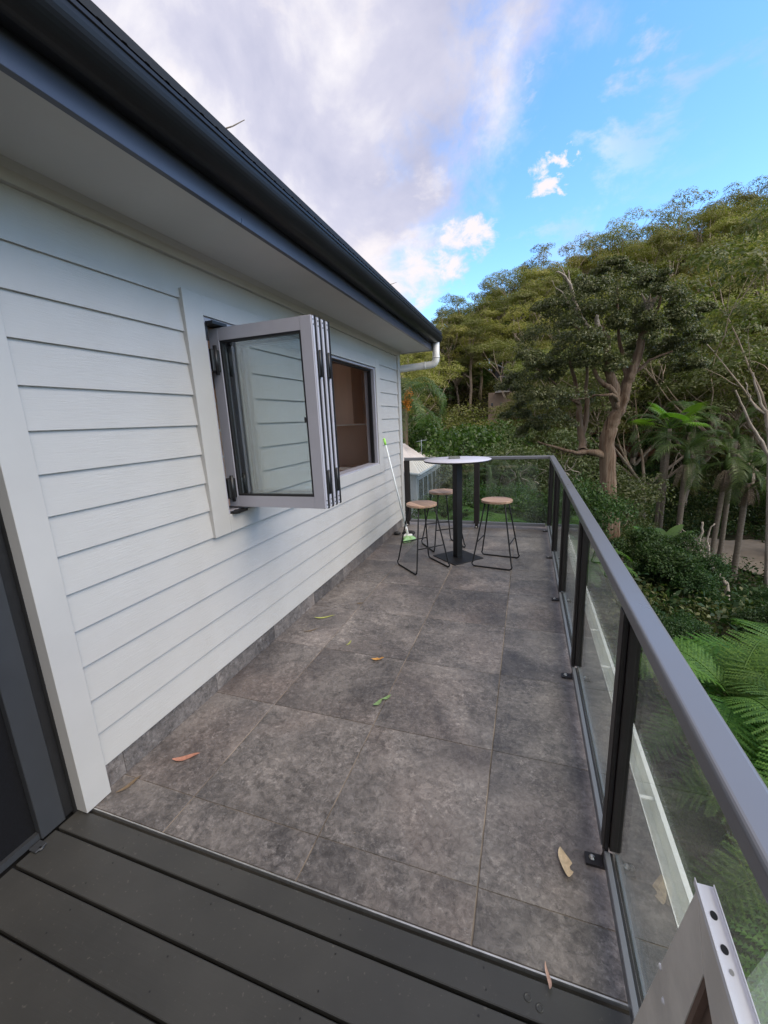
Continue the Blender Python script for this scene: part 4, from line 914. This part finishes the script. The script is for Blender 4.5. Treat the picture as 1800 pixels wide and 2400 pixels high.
CL=[(0.811,11.031,3.522,0.75),(0.401,12.171,3.368,0.71),(1.28,10.075,3.777,0.68),(1.989,12.166,4.563,0.77),(2.017,10.711,3.289,0.61),(2.57,10.801,3.111,0.63),(3.114,11.852,2.858,0.52),(1.019,10.764,2.448,0.68),(0.222,11.129,2.446,0.59),(0.539,9.772,1.785,0.57),(1.718,11.659,3.253,0.85),(1.25,11.1,4.35,0.40),(1.618,10.557,4.38,0.38),(-.35,10.6,2.2,.45),(-.25,10.9,1.5,.42),(.15,10.8,1.1,.4),(3.5,11.4,3.5,.35),(3.3,11.2,2.4,.35),(2.345,11.75,4.378,0.6),(2.591,10.788,3.706,0.55),(2.967,10.879,3.251,0.47),(-0.048,10.049,2.646,0.44),(0.522,10.748,1.221,0.57),(0.988,10.229,2.839,0.69),(1.486,10.382,2.464,0.5),(2.542,11.651,2.818,0.5),(0.069,10.429,1.831,0.51),(0.517,10.961,3.907,0.50),(1.065,12.25,4.422,0.59),(2.863,12.2,2.732,0.59),(2.362,11.984,3.907,0.79),(1.78,11.307,3.606,0.75),(1.23,10.42,3.36,0.71),(1.196,12.222,1.816,0.59),(0.759,11.042,2.686,0.64),(2.358,10.501,4.073,0.36),(3.363,11.321,2.939,0.44)]
rg=np.random.default_rng(77); Q=[]
for x,y_,z,r in CL:
    for k in range(10):
        d=unit(rg.normal(0,1,3)); d[2]=abs(d[2])*.8-.25; c=np.array((x,y_,z))+d*r*.80
        Q.append(clump(c,r*rg.uniform(.22,.42),250,.062,.026,rg,flat=.75,lower=-.35,fill=.35,jitter=.5))
btc=link('crown',quads_mesh('crown',np.concatenate(Q),M_DARKLEAF),bt); btc.location=-bto

# ------------------------------------------------------------------ palms
def frond_mesh(name,L_,elev,sag,nl,ll,m,droop=.8,wid=.022,jit=.06,seed=0):
    """pinnate palm frond leaving the origin along +x"""
    rg=np.random.default_rng(seed); n=14; P_=[Vector((0,0,0))]; e_=elev
    for i in range(n):
        P_.append(P_[-1]+Vector((math.cos(e_),0,math.sin(e_)))*L_/n); e_-=sag/n*(1+.9*i/n)
    mb=MB(); mb.tube(P_,[.020*(1-.85*i/n)+.003 for i in range(n+1)],5); Q=[]
    A_=np.array([tuple(p) for p in P_])
    for i in range(nl):
        t=.14+.86*i/nl; f=t*n; k=min(int(f),n-1); p=A_[k]+(A_[k+1]-A_[k])*(f-k); tan=unit((A_[k+1]-A_[k])[None])[0]
        l=ll*math.sin(math.pi*min(1,(t-.08)*.98))**.5*rg.uniform(.85,1.1)
        for sd in (-1,1):
            d=np.array((tan[0]*.55,sd*.85,tan[2]*.55+.12)); d+=rg.normal(0,jit,3); d/=np.linalg.norm(d); w=tan*wid
            m1=p+d*l*.45; d2=d*np.array((1,1-.35*droop,1)); d2[2]-=droop; d2/=np.linalg.norm(d2); m2=m1+d2*l*.55
            Q.append([p-w*.4,p+w*.4,m1+w,m1-w]); Q.append([m1-w,m1+w,m2+w*.12,m2-w*.12])
    o=len(mb.v); V_=[v for q in Q for v in q]; mb.add(V_,[(4*i,4*i+1,4*i+2,4*i+3) for i in range(len(Q))],False,0)
    return mb.mesh(name,m)
FR={}
for i,(el_,sag) in enumerate(((1.15,1.5),(.8,1.6),(.45,1.5),(.1,1.3))): FR[i]=frond_mesh('frond',2.3,el_,sag,44,.55,M_PALM,.55,.020,seed=i)
FQ={}
for i,(el_,sag) in enumerate(((1.2,2.2),(.85,2.2),(.4,1.9),(-.1,1.3))): FQ[i]=frond_mesh('frond',3.1,el_,sag,64,.62,M_PALM,1.3,.016,.12,seed=10+i)
DEADF=frond_mesh('dead_frond',1.3,-.9,.7,30,.35,M_DEADPALM,1.6,.02,.15,seed=33)
def palm(label,x,y_,ztop,r,set_,nf,rot0=0,skirt=0,m=M_BARKPALM,lean=(0,0),scale=1,group=None,ffilter=None):
    zb=gz(x,y_)-.2; t=thing('palm_tree',label,'palm',(x,y_,zb),group=group); H=ztop-zb
    pts=[Vector((lean[0]*(k/10)**1.5,lean[1]*(k/10)**1.5,H*k/10)) for k in range(11)]
    MB().tube(pts,[r*(1.25-.3*min(1,k/3)+(.05 if k%2 else 0)) for k in range(11)],10).obj('trunk',m,t)
    top=pts[-1]; MB().tube([top,top+Vector((0,0,.25)),top+Vector((0,0,.6))],[r*1.1,r*1.15,r*.5],10).obj('crownshaft',M_PALM,t)
    rg=np.random.default_rng(int(abs(x*100+y_*10)))
    for k in range(nf):
        a=rot0+2.4*k; f=link('frond',set_[min(3,int(4*k/nf))],t,tuple(top+Vector((0,0,.55-.4*k/nf))),(0,rg.uniform(-.1,.1),a)); f.scale=(scale*(1 if set_ is FQ else .72)*rg.uniform(.8,1.15),)*3
    for k in range(skirt):
        link('dead_frond',DEADF,t,tuple(top+Vector((0,0,.05))),(0,rg.uniform(-.2,.3),6.283*k/skirt)).scale=(rg.uniform(.4,.75),)*3
    return t
palm('slender palm with grey trunk, leftmost of the row beyond the side balustrade',5.62,18.0,-.55,.095,FR,9,.4,7)
palm('slender palm leaning slightly right with hanging dead skirt, second of the row',6.75,18.0,-.75,.085,FR,8,1.3,12,lean=(.12,0))
palm('slender palm with round tuft of dead fronds below its head, third of the row',7.62,18.2,-1.25,.10,FR,7,2.2,22)
palm('slender palm at the right edge of the row, partly cut by the photo edge',8.65,17.6,-1.35,.09,FR,8,.9,10)
palm('taller palm with broad arching fronds behind the leftmost slender trunk',5.25,19.4,.15,.09,FR,11,.2,4,scale=1.15)
palm('palm with blue green drooping fronds right of the bright fan palm',6.15,19.8,.55,.09,FR,10,1.9,4,scale=1.05)
palm('palm whose crown fills the gap between the second and third trunks',8.0,20.5,.1,.09,FR,9,.5,4,scale=1.0)
palm('low palm with pale tips among the shrubs behind the far balustrade',-1.15,14.2,-.75,.07,FR,9,.7,0,scale=.62)
palm('small palm frond cluster beside the pale bare branches beyond the far rail',-.25,14.8,-.95,.07,FR,8,2.1,0,scale=.6)
qp=palm('queen palm with orange fruit cluster rising behind the white roofed house',-5.80,20.0,2.15,.19,FQ,17,.3,5,m=M_BARKMAIN,scale=1.0)
Q=[]; rg=np.random.default_rng(3)
for k in range(10): Q.append(clump(np.array((.35+rg.normal(0,.07),-.45+rg.normal(0,.06),2.45-gz(-5.8,20)+.2+.32-.075*k)),.17,60,.06,.05,rg,flat=1.2,lower=-1))
link('fruit_cluster',quads_mesh('fruit_cluster',np.concatenate(Q),M_ORANGE),qp)
# bright fan palm
fp_=thing('fan_palm','bright yellow green fan palm among the palms beyond the side balustrade','palm',(5.15,18.6,gz(5.15,18.6)))
H=.75-gz(5.15,18.6); MB().tube([(0,0,-.2),(.02,0,H*.6),(0,0,H)],[.09,.08,.07],8).obj('trunk',M_BARKPALM,fp_)
def fan_mesh(R_=.62,n=30):
    mb=MB(); mb.tube([(0,0,0),(.5,0,.16),(.8,0,.2)],[.012,.01,.008],5)
    for i in range(n):
        a=-2.3+4.6*i/(n-1); l=R_*(1-.12*abs(a)/2.3); c=Vector((.8,0,.2)); d=Vector((math.cos(a),math.sin(a),0)); s_=Vector((-d.y,d.x,0))*.032
        m1=c+d*l*.6+Vector((0,0,.05)); m2=c+d*l+Vector((0,0,-.06))
        mb.add([c,c+Vector((0,0,.001)),m1+s_,m1-s_],[(0,2,3)]); mb.add([m1-s_,m1+s_,m2+s_*.1,m2-s_*.1],[(0,1,2,3)])
    return mb.mesh('fan_leaf',M_FANPALM)
fm=fan_mesh()
for k in range(7): link('fan_leaf',fm,fp_,(0,0,H),(random.uniform(-.4,.4),-.75+.14*k+random.uniform(-.1,.1),2.4*k+3.6))

# ------------------------------------------------------------------ ferns
def fern_mesh(name,L_,elev,sag,npn,pl,m,seed):
    rg=np.random.default_rng(seed); n=14; P_=[np.zeros(3)]; e_=elev
    for i in range(n): P_.append(P_[-1]+np.array((math.cos(e_),0,math.sin(e_)))*L_/n); e_-=sag/n*(1+.6*i/n)
    mb=MB(); mb.tube(P_,[.007*(1-.8*i/n)+.0015 for i in range(n+1)],4); V_=[];F_=[]
    for i in range(npn):
        t=.12+.87*i/npn; f=t*n; k=min(int(f),n-1); p=P_[k]+(P_[k+1]-P_[k])*(f-k); tan=(P_[k+1]-P_[k])/np.linalg.norm(P_[k+1]-P_[k])
        l=pl*(math.sin(math.pi*min(1,t**.75*.97))**.8)*rg.uniform(.9,1.08)+.012
        up_=np.cross(tan,(0,1,0)); up_=-up_ if up_[2]<0 else up_
        for sd in (-1,1):
            d=tan*.42+np.array((0,sd,0))*.9+up_*.10+rg.normal(0,.05,3); d/=np.linalg.norm(d); q=12
            for j in range(q):                          # pinnules: separate pointed lobes along the pinna
                a=p+d*l*j/q-up_*l*.10*(j/q)**2; b=p+d*l*(j+1.05)/q-up_*l*.10*((j+1)/q)**2; w=l*.105*(1-.78*j/q)+.003
                for s2 in (-1,1):
                    tip=(a+b)/2+tan*s2*w*1.25+d*w*.8-up_*w*.25*(1+.5*s2); o=len(V_); V_+=[a,b,tip]; F_.append((o,o+1,o+2))
    mb.add(V_,F_,False); return mb.mesh(name,m)
FN=[fern_mesh('fern_frond',1.25,.95,1.6,30,.26,M_FERN,1),fern_mesh('fern_frond',1.35,.55,1.3,32,.28,M_FERN,2),fern_mesh('fern_frond',1.15,.2,1.0,28,.25,M_FERN,3)]
def tree_fern(label,x,y_,z,n=15,sc=1.0,rot=0,group=None):
    zb=gz(x,y_)-.1; t=thing('tree_fern',label,'fern',(x,y_,zb),group=group); H=max(.1,z-zb)
    MB().tube([(0,0,0),(.03,.02,H*.5),(0,0,H)],[.075,.06,.05],8).obj('trunk',M_BARKPALM,t)
    rg=np.random.default_rng(int(abs(x*97+y_*31)*10))
    for k in range(n):
        f=link('frond',FN[k*3//n],t,(0,0,H-.02+.03*(1-k/n)),(rg.uniform(-.15,.15),rg.uniform(-.12,.12),rot+2.4*k)); f.scale=(sc*rg.uniform(.85,1.12),)*3
    return t
FG='bright green ferns crowding below the side balustrade'
for i,(x,y_,z,s_) in enumerate([(1.95,4.3,-1.25,1.05),(2.7,5.0,-1.45,1.1),(2.5,3.7,-1.35,1.1),(3.3,4.1,-1.6,1.1),(3.5,5.6,-1.9,1.1),(2.2,2.8,-1.5,1.1),(3.1,2.9,-1.75,1.1),(4.0,3.3,-1.9,1.1),(4.4,4.7,-2.1,1.1),(1.6,1.9,-2.3,1.0),(2.4,1.6,-2.0,1.1),(1.5,3.3,-2.2,.9)]):
    tree_fern(('bright green tree fern just below the side balustrade, ')+['nearest the rail end','beyond the nearest one','low in front','under the brightest frond','farthest along the rail','closest to the near post','lower right','at the right edge','far right and low','lowest near the glass','at the bottom right','against the gutter'][i],x,y_,z,16,s_,i*.7,FG)
FG2='ferns behind the glass of the far balustrade'
for i,(x,y_,z,s_) in enumerate([(-1.7,7.6,-1.0,.8),(-1.1,7.9,-.95,.8),(-.5,7.5,-1.1,.75),(.1,8.0,-1.05,.8),(.7,7.6,-1.25,.7),(-1.4,8.9,-1.0,.9),(-.6,9.0,-.9,.9),(.3,9.2,-1.0,.9),(-2.2,8.6,-1.2,.9),(1.2,8.8,-1.4,.8),(-1.9,10.2,-1.2,1.0),(-.9,10.4,-.95,1.0),(.2,10.6,-1.1,1.0)]):
    z+=(.12 if i<5 else -.1); tree_fern(['front row','middle row','back row'][0 if i<5 else (1 if i<10 else 2)].join(('fresh green fern in the ',' behind the far glass, ')) + ['leftmost','second from left','in the middle','second from right','rightmost'][i%5],x,y_,z,13,s_,i*.9,FG2)

# ------------------------------------------------------------------ single shrubs and trees near the terrace
def shrub_proto(seed,h,m,L_,W_,n=150,tuft=.5,spread=1.0,limbs=6,r0=.06):
    rg=np.random.default_rng(seed); mb,tips=grow((0,0,-.2),h,rg,spread,.18,limbs,3,r0,levels=3)
    Q=[clump(np.array(t),tuft*rg.uniform(.7,1.3),n,L_,W_,rg,flat=.8,lower=-.5,fill=.45) for t in tips]
    # skirt of foliage down to the ground
    for k in range(26):
        a=rg.uniform(0,6.28); rr=h*.38*rg.uniform(.5,1.0); Q.append(clump(np.array((rr*math.cos(a),rr*math.sin(a),rg.uniform(.15,.5)*h)),tuft*rg.uniform(.8,1.2),n,L_,W_,rg,flat=.9,lower=-.6,fill=.4))
    return mb.mesh('stem',M_BARKGUM),quads_mesh('foliage',np.concatenate(Q),m)
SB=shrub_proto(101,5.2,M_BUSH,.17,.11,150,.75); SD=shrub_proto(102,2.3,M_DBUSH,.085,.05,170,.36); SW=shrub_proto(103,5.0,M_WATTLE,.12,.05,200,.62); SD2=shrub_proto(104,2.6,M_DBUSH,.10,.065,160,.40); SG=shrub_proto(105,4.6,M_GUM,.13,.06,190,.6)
def shrub(P_,label,x,y_,sc,rz,group=None,name='shrub',cat='shrub',dz=0):
    t=thing(name,label,cat,(x,y_,gz(x,y_)+dz),(0,0,rz),group); t.scale=sc if isinstance(sc,tuple) else (sc,)*3
    link('stem',P_[0],t); link('foliage',P_[1],t); return t
shrub(SB,'fresh green broad leaved tree behind the white roofed house',-3.7,21.5,(1.15,1.15,1.18),.4,name='broadleaf_tree',cat='tree')
shrub(SB,'glossy dark green bush tucked under the fresh green broad leaved tree',-3.0,17.2,(.62,.62,.62),2.1)
shrub(SW,'grey green wattle filling the view above the far balustrade',-.4,18.5,(1.2,1.2,1.05),1.0,name='wattle_tree',cat='tree')
shrub(SW,'grey green wattle with dead twigs left of the broken tree',1.5,16.0,(.95,.95,.85),2.0,name='wattle_tree',cat='tree')
shrub(SG,'olive green bush behind the middle of the far balustrade',-1.6,24,(.8,.8,.8),.4)
shrub(SG,'olive green bush beneath the hidden timber house on the slope',-4.9,33,(.9,.9,.85),2.4)
shrub(SW,'dull green bush right behind the trunk of the broken tree',2.9,16.8,(.55,.55,.55),3.0)
shrub(SD,'dense dark shrub seen through the glass at the far right panel',1.05,9.6,(.75,.75,.85),.3)
shrub(SB,'light green leafy shrub rising behind the middle post of the far balustrade',-.75,11.2,(.36,.36,.40),.7)
shrub(SB,'light green leafy shrub behind the left end of the far balustrade',-2.1,11.9,(.34,.34,.36),2.7)
shrub(SD2,'dark shrub at the foot of the broken tree',2.9,10.0,(.5,.5,.5),1.3)
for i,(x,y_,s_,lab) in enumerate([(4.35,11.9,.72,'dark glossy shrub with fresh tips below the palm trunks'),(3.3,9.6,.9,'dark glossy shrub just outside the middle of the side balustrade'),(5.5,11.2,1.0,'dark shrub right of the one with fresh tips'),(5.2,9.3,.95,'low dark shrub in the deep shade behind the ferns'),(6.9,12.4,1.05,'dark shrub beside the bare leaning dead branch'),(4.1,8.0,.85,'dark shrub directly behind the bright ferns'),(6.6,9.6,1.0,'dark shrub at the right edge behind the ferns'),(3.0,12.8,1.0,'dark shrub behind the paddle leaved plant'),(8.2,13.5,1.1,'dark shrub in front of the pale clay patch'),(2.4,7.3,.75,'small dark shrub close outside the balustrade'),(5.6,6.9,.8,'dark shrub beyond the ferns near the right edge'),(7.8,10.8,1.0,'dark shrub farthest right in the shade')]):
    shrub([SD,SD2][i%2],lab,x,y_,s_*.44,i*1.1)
midtree=[tree_proto(140+i,[12,11,12.5][i],[1.0,1.1,.9][i],[M_GUM,M_GUM2,M_WATTLE][i],M_BARKGUM,tuft=.95,nleaf=230,L_=.19,W_=.085,split=.3,limbs=6,levels=3,flat=.62) for i in range(3)]
for i,(x,y_,k,s_,lab) in enumerate([(13.0,27.0,1,.92,'big layered gum tree at the right edge with sweeping domed foliage'),(9.6,29.5,0,1.0,'domed gum tree left of the big layered one'),(11.0,20.5,2,.92,'olive tree with pale forked branches above the slender palms'),(15.5,24,1,.9,'gum tree cut by the right edge of the picture'),(6.4,26.0,2,.80,'olive tree behind the right side of the broken tree'),(2.5,28,0,.85,'gum tree directly behind the broken tree'),(1.0,31,1,.72,'gum tree right of the hidden timber house'),(7.2,34,1,1.05,'gum tree with billowing top behind the broken tree'),(13.8,33.5,0,1.0,'tall billowing gum tree in the upper right')]):
    plant_tree('gum_tree',lab,'tree',*midtree[k],(x,y_,gz(x,y_)-.2),i*1.3,s_)
# bare branches
def bare(label,branches,m=M_BARKDEAD,name='dead_branch'):
    o=Vector(branches[0][0][0]); t=thing(name,label,'branch',tuple(o))
    for p_,r0,r1 in branches:
        b_=MB().tube(wob(p_,3,.012,len(p_)),list(np.linspace(r0,r1,(len(p_)-1)*3+1)),7).obj('limb',m,t); b_.location=-o
bare('bleached forked dead branch leaning below the palm trunks',[([(5.75,13.8,-4.9),(5.688,13.8,-3.831),(5.577,13.8,-3.503),(5.3,13.8,-3.189),(5.14,13.8,-2.914),(4.923,13.8,-2.643),(4.856,13.8,-2.364),(4.877,13.8,-2.012),(4.867,13.8,-1.735)],.075,.025),([(5.158,13.8,-2.913),(5.083,13.8,-2.468),(5.044,13.8,-2.19),(5.073,13.8,-1.934),(5.166,13.8,-1.769)],.035,.015),([(4.88,13.8,-2.409),(4.507,13.8,-2.099),(4.287,13.8,-1.803)],.022,.01)])
bare('long thin pale stem crossing diagonally above the palm trunks',[([(8.2,14.0,-5.0),(7.2,14.8,-1.2),(6.622,15,.189),(6.302,15,.731),(6.047,15,1.182),(5.875,15,1.562),(5.684,15,1.941)],.06,.02)],name='bare_sapling')
bare('white forked branches at the right edge above the palms',[([(7.7,16,-5.0),(7.25,16,-.8),(6.961,16,1.065),(6.802,16,1.418),(6.716,16,1.652),(6.545,16,2.117),(6.446,16,2.461)],.07,.018),([(6.93,16,1.15),(6.516,16,1.572),(6.386,16,1.855),(6.29,16,2.18)],.03,.012)])
rgb=np.random.default_rng(9)
br=[]
for k in range(9):
    x0_=-.9+.33*k; y0_=15.2+rgb.uniform(-.5,.5); z0_=-.9+rgb.uniform(-.2,.2); p_=[(x0_,y0_,z0_)]
    for j in range(5): p_.append((p_[-1][0]+rgb.uniform(-.28,.25),p_[-1][1]-.06,p_[-1][2]+rgb.uniform(.05,.28)))
    br.append((p_,.024,.007))
bare('tangle of bare grey twigs in the wattle above the far balustrade',br,name='bare_twigs')
# paddle leaved plant and light frond
def paddle(L_,W_,elev,sag,m):
    n=9;P_=[Vector((0,0,0))];e_=elev;V_=[];F_=[]
    for i in range(n): P_.append(P_[-1]+Vector((math.cos(e_),0,math.sin(e_)))*L_/n); e_-=sag/n
    for i in range(n+1):
        t=i/n; w=W_*math.sin(math.pi*min(1,max(.02,(t-.28)/.74)))**.6 if t>.28 else .012; V_+=[P_[i]+Vector((0,-w,.12*w)),P_[i],P_[i]+Vector((0,w,.12*w))]
    F_=[(3*i+k,3*i+k+1,3*i+k+4,3*i+k+3) for i in range(n) for k in (0,1)]
    return MB().add(V_,F_,True).mesh('paddle_leaf',m)
bp_=thing('paddle_leaved_plant','plant with big upright paddle leaves outside the side balustrade','plant',(3.40,12.0,gz(3.4,12)))
pm=paddle(1.1,.17,1.25,.9,M_BUSH); Hh=-2.25-gz(3.4,12)
MB().tube([(0,0,0),(0,0,Hh)],[.07,.05],8).obj('stem',M_BARKPALM,bp_)
for k in range(8): link('paddle_leaf',pm,bp_,(0,0,Hh-.1),(0,-.15+.12*(k%4),2.4*k+.5))
lf=thing('young_palm','single bright upright palm frond poking up beside the balustrade','palm',(3.55,11.9,-4.2))
ym=frond_mesh('frond',1.5,1.45,.5,34,.34,M_FANPALM,.2,.018,seed=50); link('frond',ym,lf,(0,0,0),(0,0,2.6))
MB().tube([(0,0,-.8),(0,0,0)],[.04,.03],7).obj('stem',M_PALM,lf)

# ------------------------------------------------------------------ neighbouring white roofed house
nh=thing('white_roofed_house','low house with pale sheet roof and blue grey glazed wall below the terrace','house',(-5,16,gz(-5,16)))
no=Vector(nh.location)
def nhp(mb,name,m,par=None):
    o=mb.obj(name,m,par or nh)
    if par is None: o.location=-no
    return o
M_NROOF=vary('pale_sheet_roof',(.62,.58,.54),.06,2,.5); M_NWALL=vary('pale_blue_wall',(.42,.45,.48),.06,3,.6); M_NFR=vary('grey_blue_frame',(.30,.34,.38),.06,4,.5)
M_NGLASS=mat('dark_window_glass',(.04,.055,.06),.06)[0]
C_=(-3.30,12.95,-.24);R_=(-3.33,15.75,-.24);Lf=(-4.9,14.2,-.24);A_=(-4.75,16.1,.62);Bk=(-5.4,20.2,.06);T_=(-3.62,18.1,-.20);FarL=(-8,17.5,-.24)
rf=nhp(MB().add([C_,R_,A_,Lf,FarL,(-8.2,19,.5)],[(0,1,2),(0,2,3),(3,2,5,4)]).add([(C_[0],C_[1],C_[2]-.02),(R_[0],R_[1],R_[2]-.02),A_,(Lf[0],Lf[1],Lf[2]-.02)],[(0,2,1),(0,3,2)]),'roof',M_NROOF)
nhp(MB().add([R_,(-3.40,16.1,-.27),T_,Bk,A_],[(0,1,2,3,4)]).add([(q[0],q[1],q[2]-.06) for q in (R_,(-3.40,16.1,-.27),T_,Bk)],[(0,3,2,1)]),'rear_roof',M_NROOF)
nhp(MB().tube([Lf,C_],.05,6).tube([C_,R_],.045,6).tube([(-3.40,16.1,-.27),T_],.04,6),'roof_gutter',M_NFR)
for k in range(1,9):                       # standing seams on the hip facing us
    t=k/9; a_=Vector(C_).lerp(Vector(R_),t); b_=a_.lerp(Vector(A_)+(Vector(R_)-Vector(C_))*(t-.5)*.1,.96)
    nhp(MB().tube([a_+Vector((0,0,.012)),b_+Vector((0,0,.012))],.010,4),'roof_seam',M_NROOF)
nw=nhp(MB().box((-3.62,13.35,-4.6),(-3.50,17.9,-.30)),'glazed_wall',M_NWALL)
nhp(MB().add([(-3.56,13.35,-4.6),(-5.2,14.5,-4.6),(-5.2,14.5,-.30),(-3.56,13.35,-.30)],[(0,1,2,3)]),'end_wall',M_NWALL)
for k in range(6):
    y0_=13.45+k*.72
    f_=nhp(MB().box((-3.498,y0_,-2.3),(-3.46,y0_+.64,-.45)),'window',M_NFR)
    nhp(MB().box((-3.459,y0_+.05,-2.25),(-3.452,y0_+.30,-.5)).box((-3.459,y0_+.34,-2.25),(-3.452,y0_+.59,-.5)),'window_pane',M_NGLASS)
nhp(MB().box((-3.49,13.3,-2.55),(-2.9,17.5,-2.45)),'balcony',M_NFR)
rl_=MB(); rl_.tube([(-2.92,13.3,-1.55),(-2.92,17.5,-1.55)],.02,6)
for k in range(7): rl_.tube([(-2.92,13.3+.7*k,-2.45),(-2.92,13.3+.7*k,-1.55)],.018,6)
nhp(rl_,'balcony_rail',M_NFR)
nhp(MB().tube([(-3.9,15.8,.2),(-3.9,15.8,.75)],.012,6).tube([(-4.1,15.8,.68),(-3.7,15.8,.74)],.008,6),'aerial',M_NFR)
gr=thing('stair_rail','timber stair handrail slanting up among the ferns beyond the far glass','handrail',(-2.3,11.5,-2))
o=MB().box((-.03,-.03,-1.4),(.03,.03,.2)).box((.97,-.03,-1.4),(1.03,.03,1.0)).add([(-.05,-.04,.15),(1.05,-.04,.95),(1.05,.04,.95),(-.05,.04,.15),(-.05,-.04,.22),(1.05,-.04,1.02),(1.05,.04,1.02),(-.05,.04,.22)],BF).obj('rail',M_BARKGUM,gr); o.location=(-.6,0,-.15)

# timber house half hidden on the slope
th=thing('timber_house','brown timber house with small balcony half hidden among trees on the slope','house',(-3.9,56,0))
tho=Vector(th.location)
def thp(mb,name,m):
    o=mb.obj(name,m,th); o.location=-tho; return o
M_TW=vary('brown_cladding',(.30,.225,.17),.15,2,.8,bs=.2,bscale=10); M_TW2=vary('dark_cladding',(.05,.045,.045),.15,2,.8); M_TR=vary('slate_roof',(.16,.17,.19),.1,2,.6)
thp(MB().box((-4.75,55,.2),(-2.0,59,4.35)),'lower_wall',M_TW); thp(MB().box((-4.0,55.4,4.36),(-1.9,59,6.9)),'upper_wall',M_TW2)
thp(MB().extrude([(54.6,6.9),(59.5,6.9),(59.5,7.1),(54.6,7.1)],0,-4.5,-4.3),'barge',M_TR)
thp(MB().add([(-4.6,54.5,8.0),(-1.2,54.5,6.2),(-1.2,60,6.2),(-4.6,60,8.0),(-4.6,54.5,8.15),(-1.2,54.5,6.35),(-1.2,60,6.35),(-4.6,60,8.15)],BF),'roof',M_TR)
thp(MB().box((-3.9,54.2,4.30),(-2.2,55.4,4.42)),'balcony',M_TRIM)
for k in range(8): thp(MB().box((-3.9+.24*k,54.22,4.42),(-3.86+.24*k,54.26,5.2)),'baluster',M_TW2)
thp(MB().box((-3.9,54.2,5.2),(-2.2,54.28,5.27)),'rail',M_TW2)
thp(MB().box((-3.55,55.36,4.5),(-2.7,55.395,6.3)),'balcony_door',M_TRIM); thp(MB().box((-3.48,55.33,4.6),(-3.16,55.355,6.2)).box((-3.08,55.33,4.6),(-2.78,55.355,6.2)),'door_glass',M_NGLASS)
for x in (-4.4,-3.3): thp(MB().box((x,54.96,2.75),(x+.22,54.995,3.1)),'window',M_NGLASS)
# red brown house behind the broken tree
rh=thing('red_brown_house','red brown walled house almost hidden behind the broken tree','house',(9.2,42,0))
rho=Vector(rh.location)
def rhp(mb,name,m):
    o=mb.obj(name,m,rh); o.location=-rho; return o
M_RW=vary('terracotta_wall',(.34,.15,.09),.15,1.5,.8,bs=.2,bscale=10)
rhp(MB().box((5.5,41,-2.5),(12.6,45,4.4)),'wall',M_RW); rhp(MB().extrude([(40.4,4.4),(45.6,4.4),(43,6.3)],0,5.0,13.1),'roof',vary('clay_roof',(.22,.10,.07),.2,2,.8))
for x in (6.2,8.4,10.6):
    f_=rhp(MB().box((x,40.95,1.2),(x+1.3,40.99,3.4)),'window',M_TRIM); rhp(MB().box((x+.1,40.92,1.3),(x+1.2,40.945,3.3)),'window_pane',M_NGLASS)
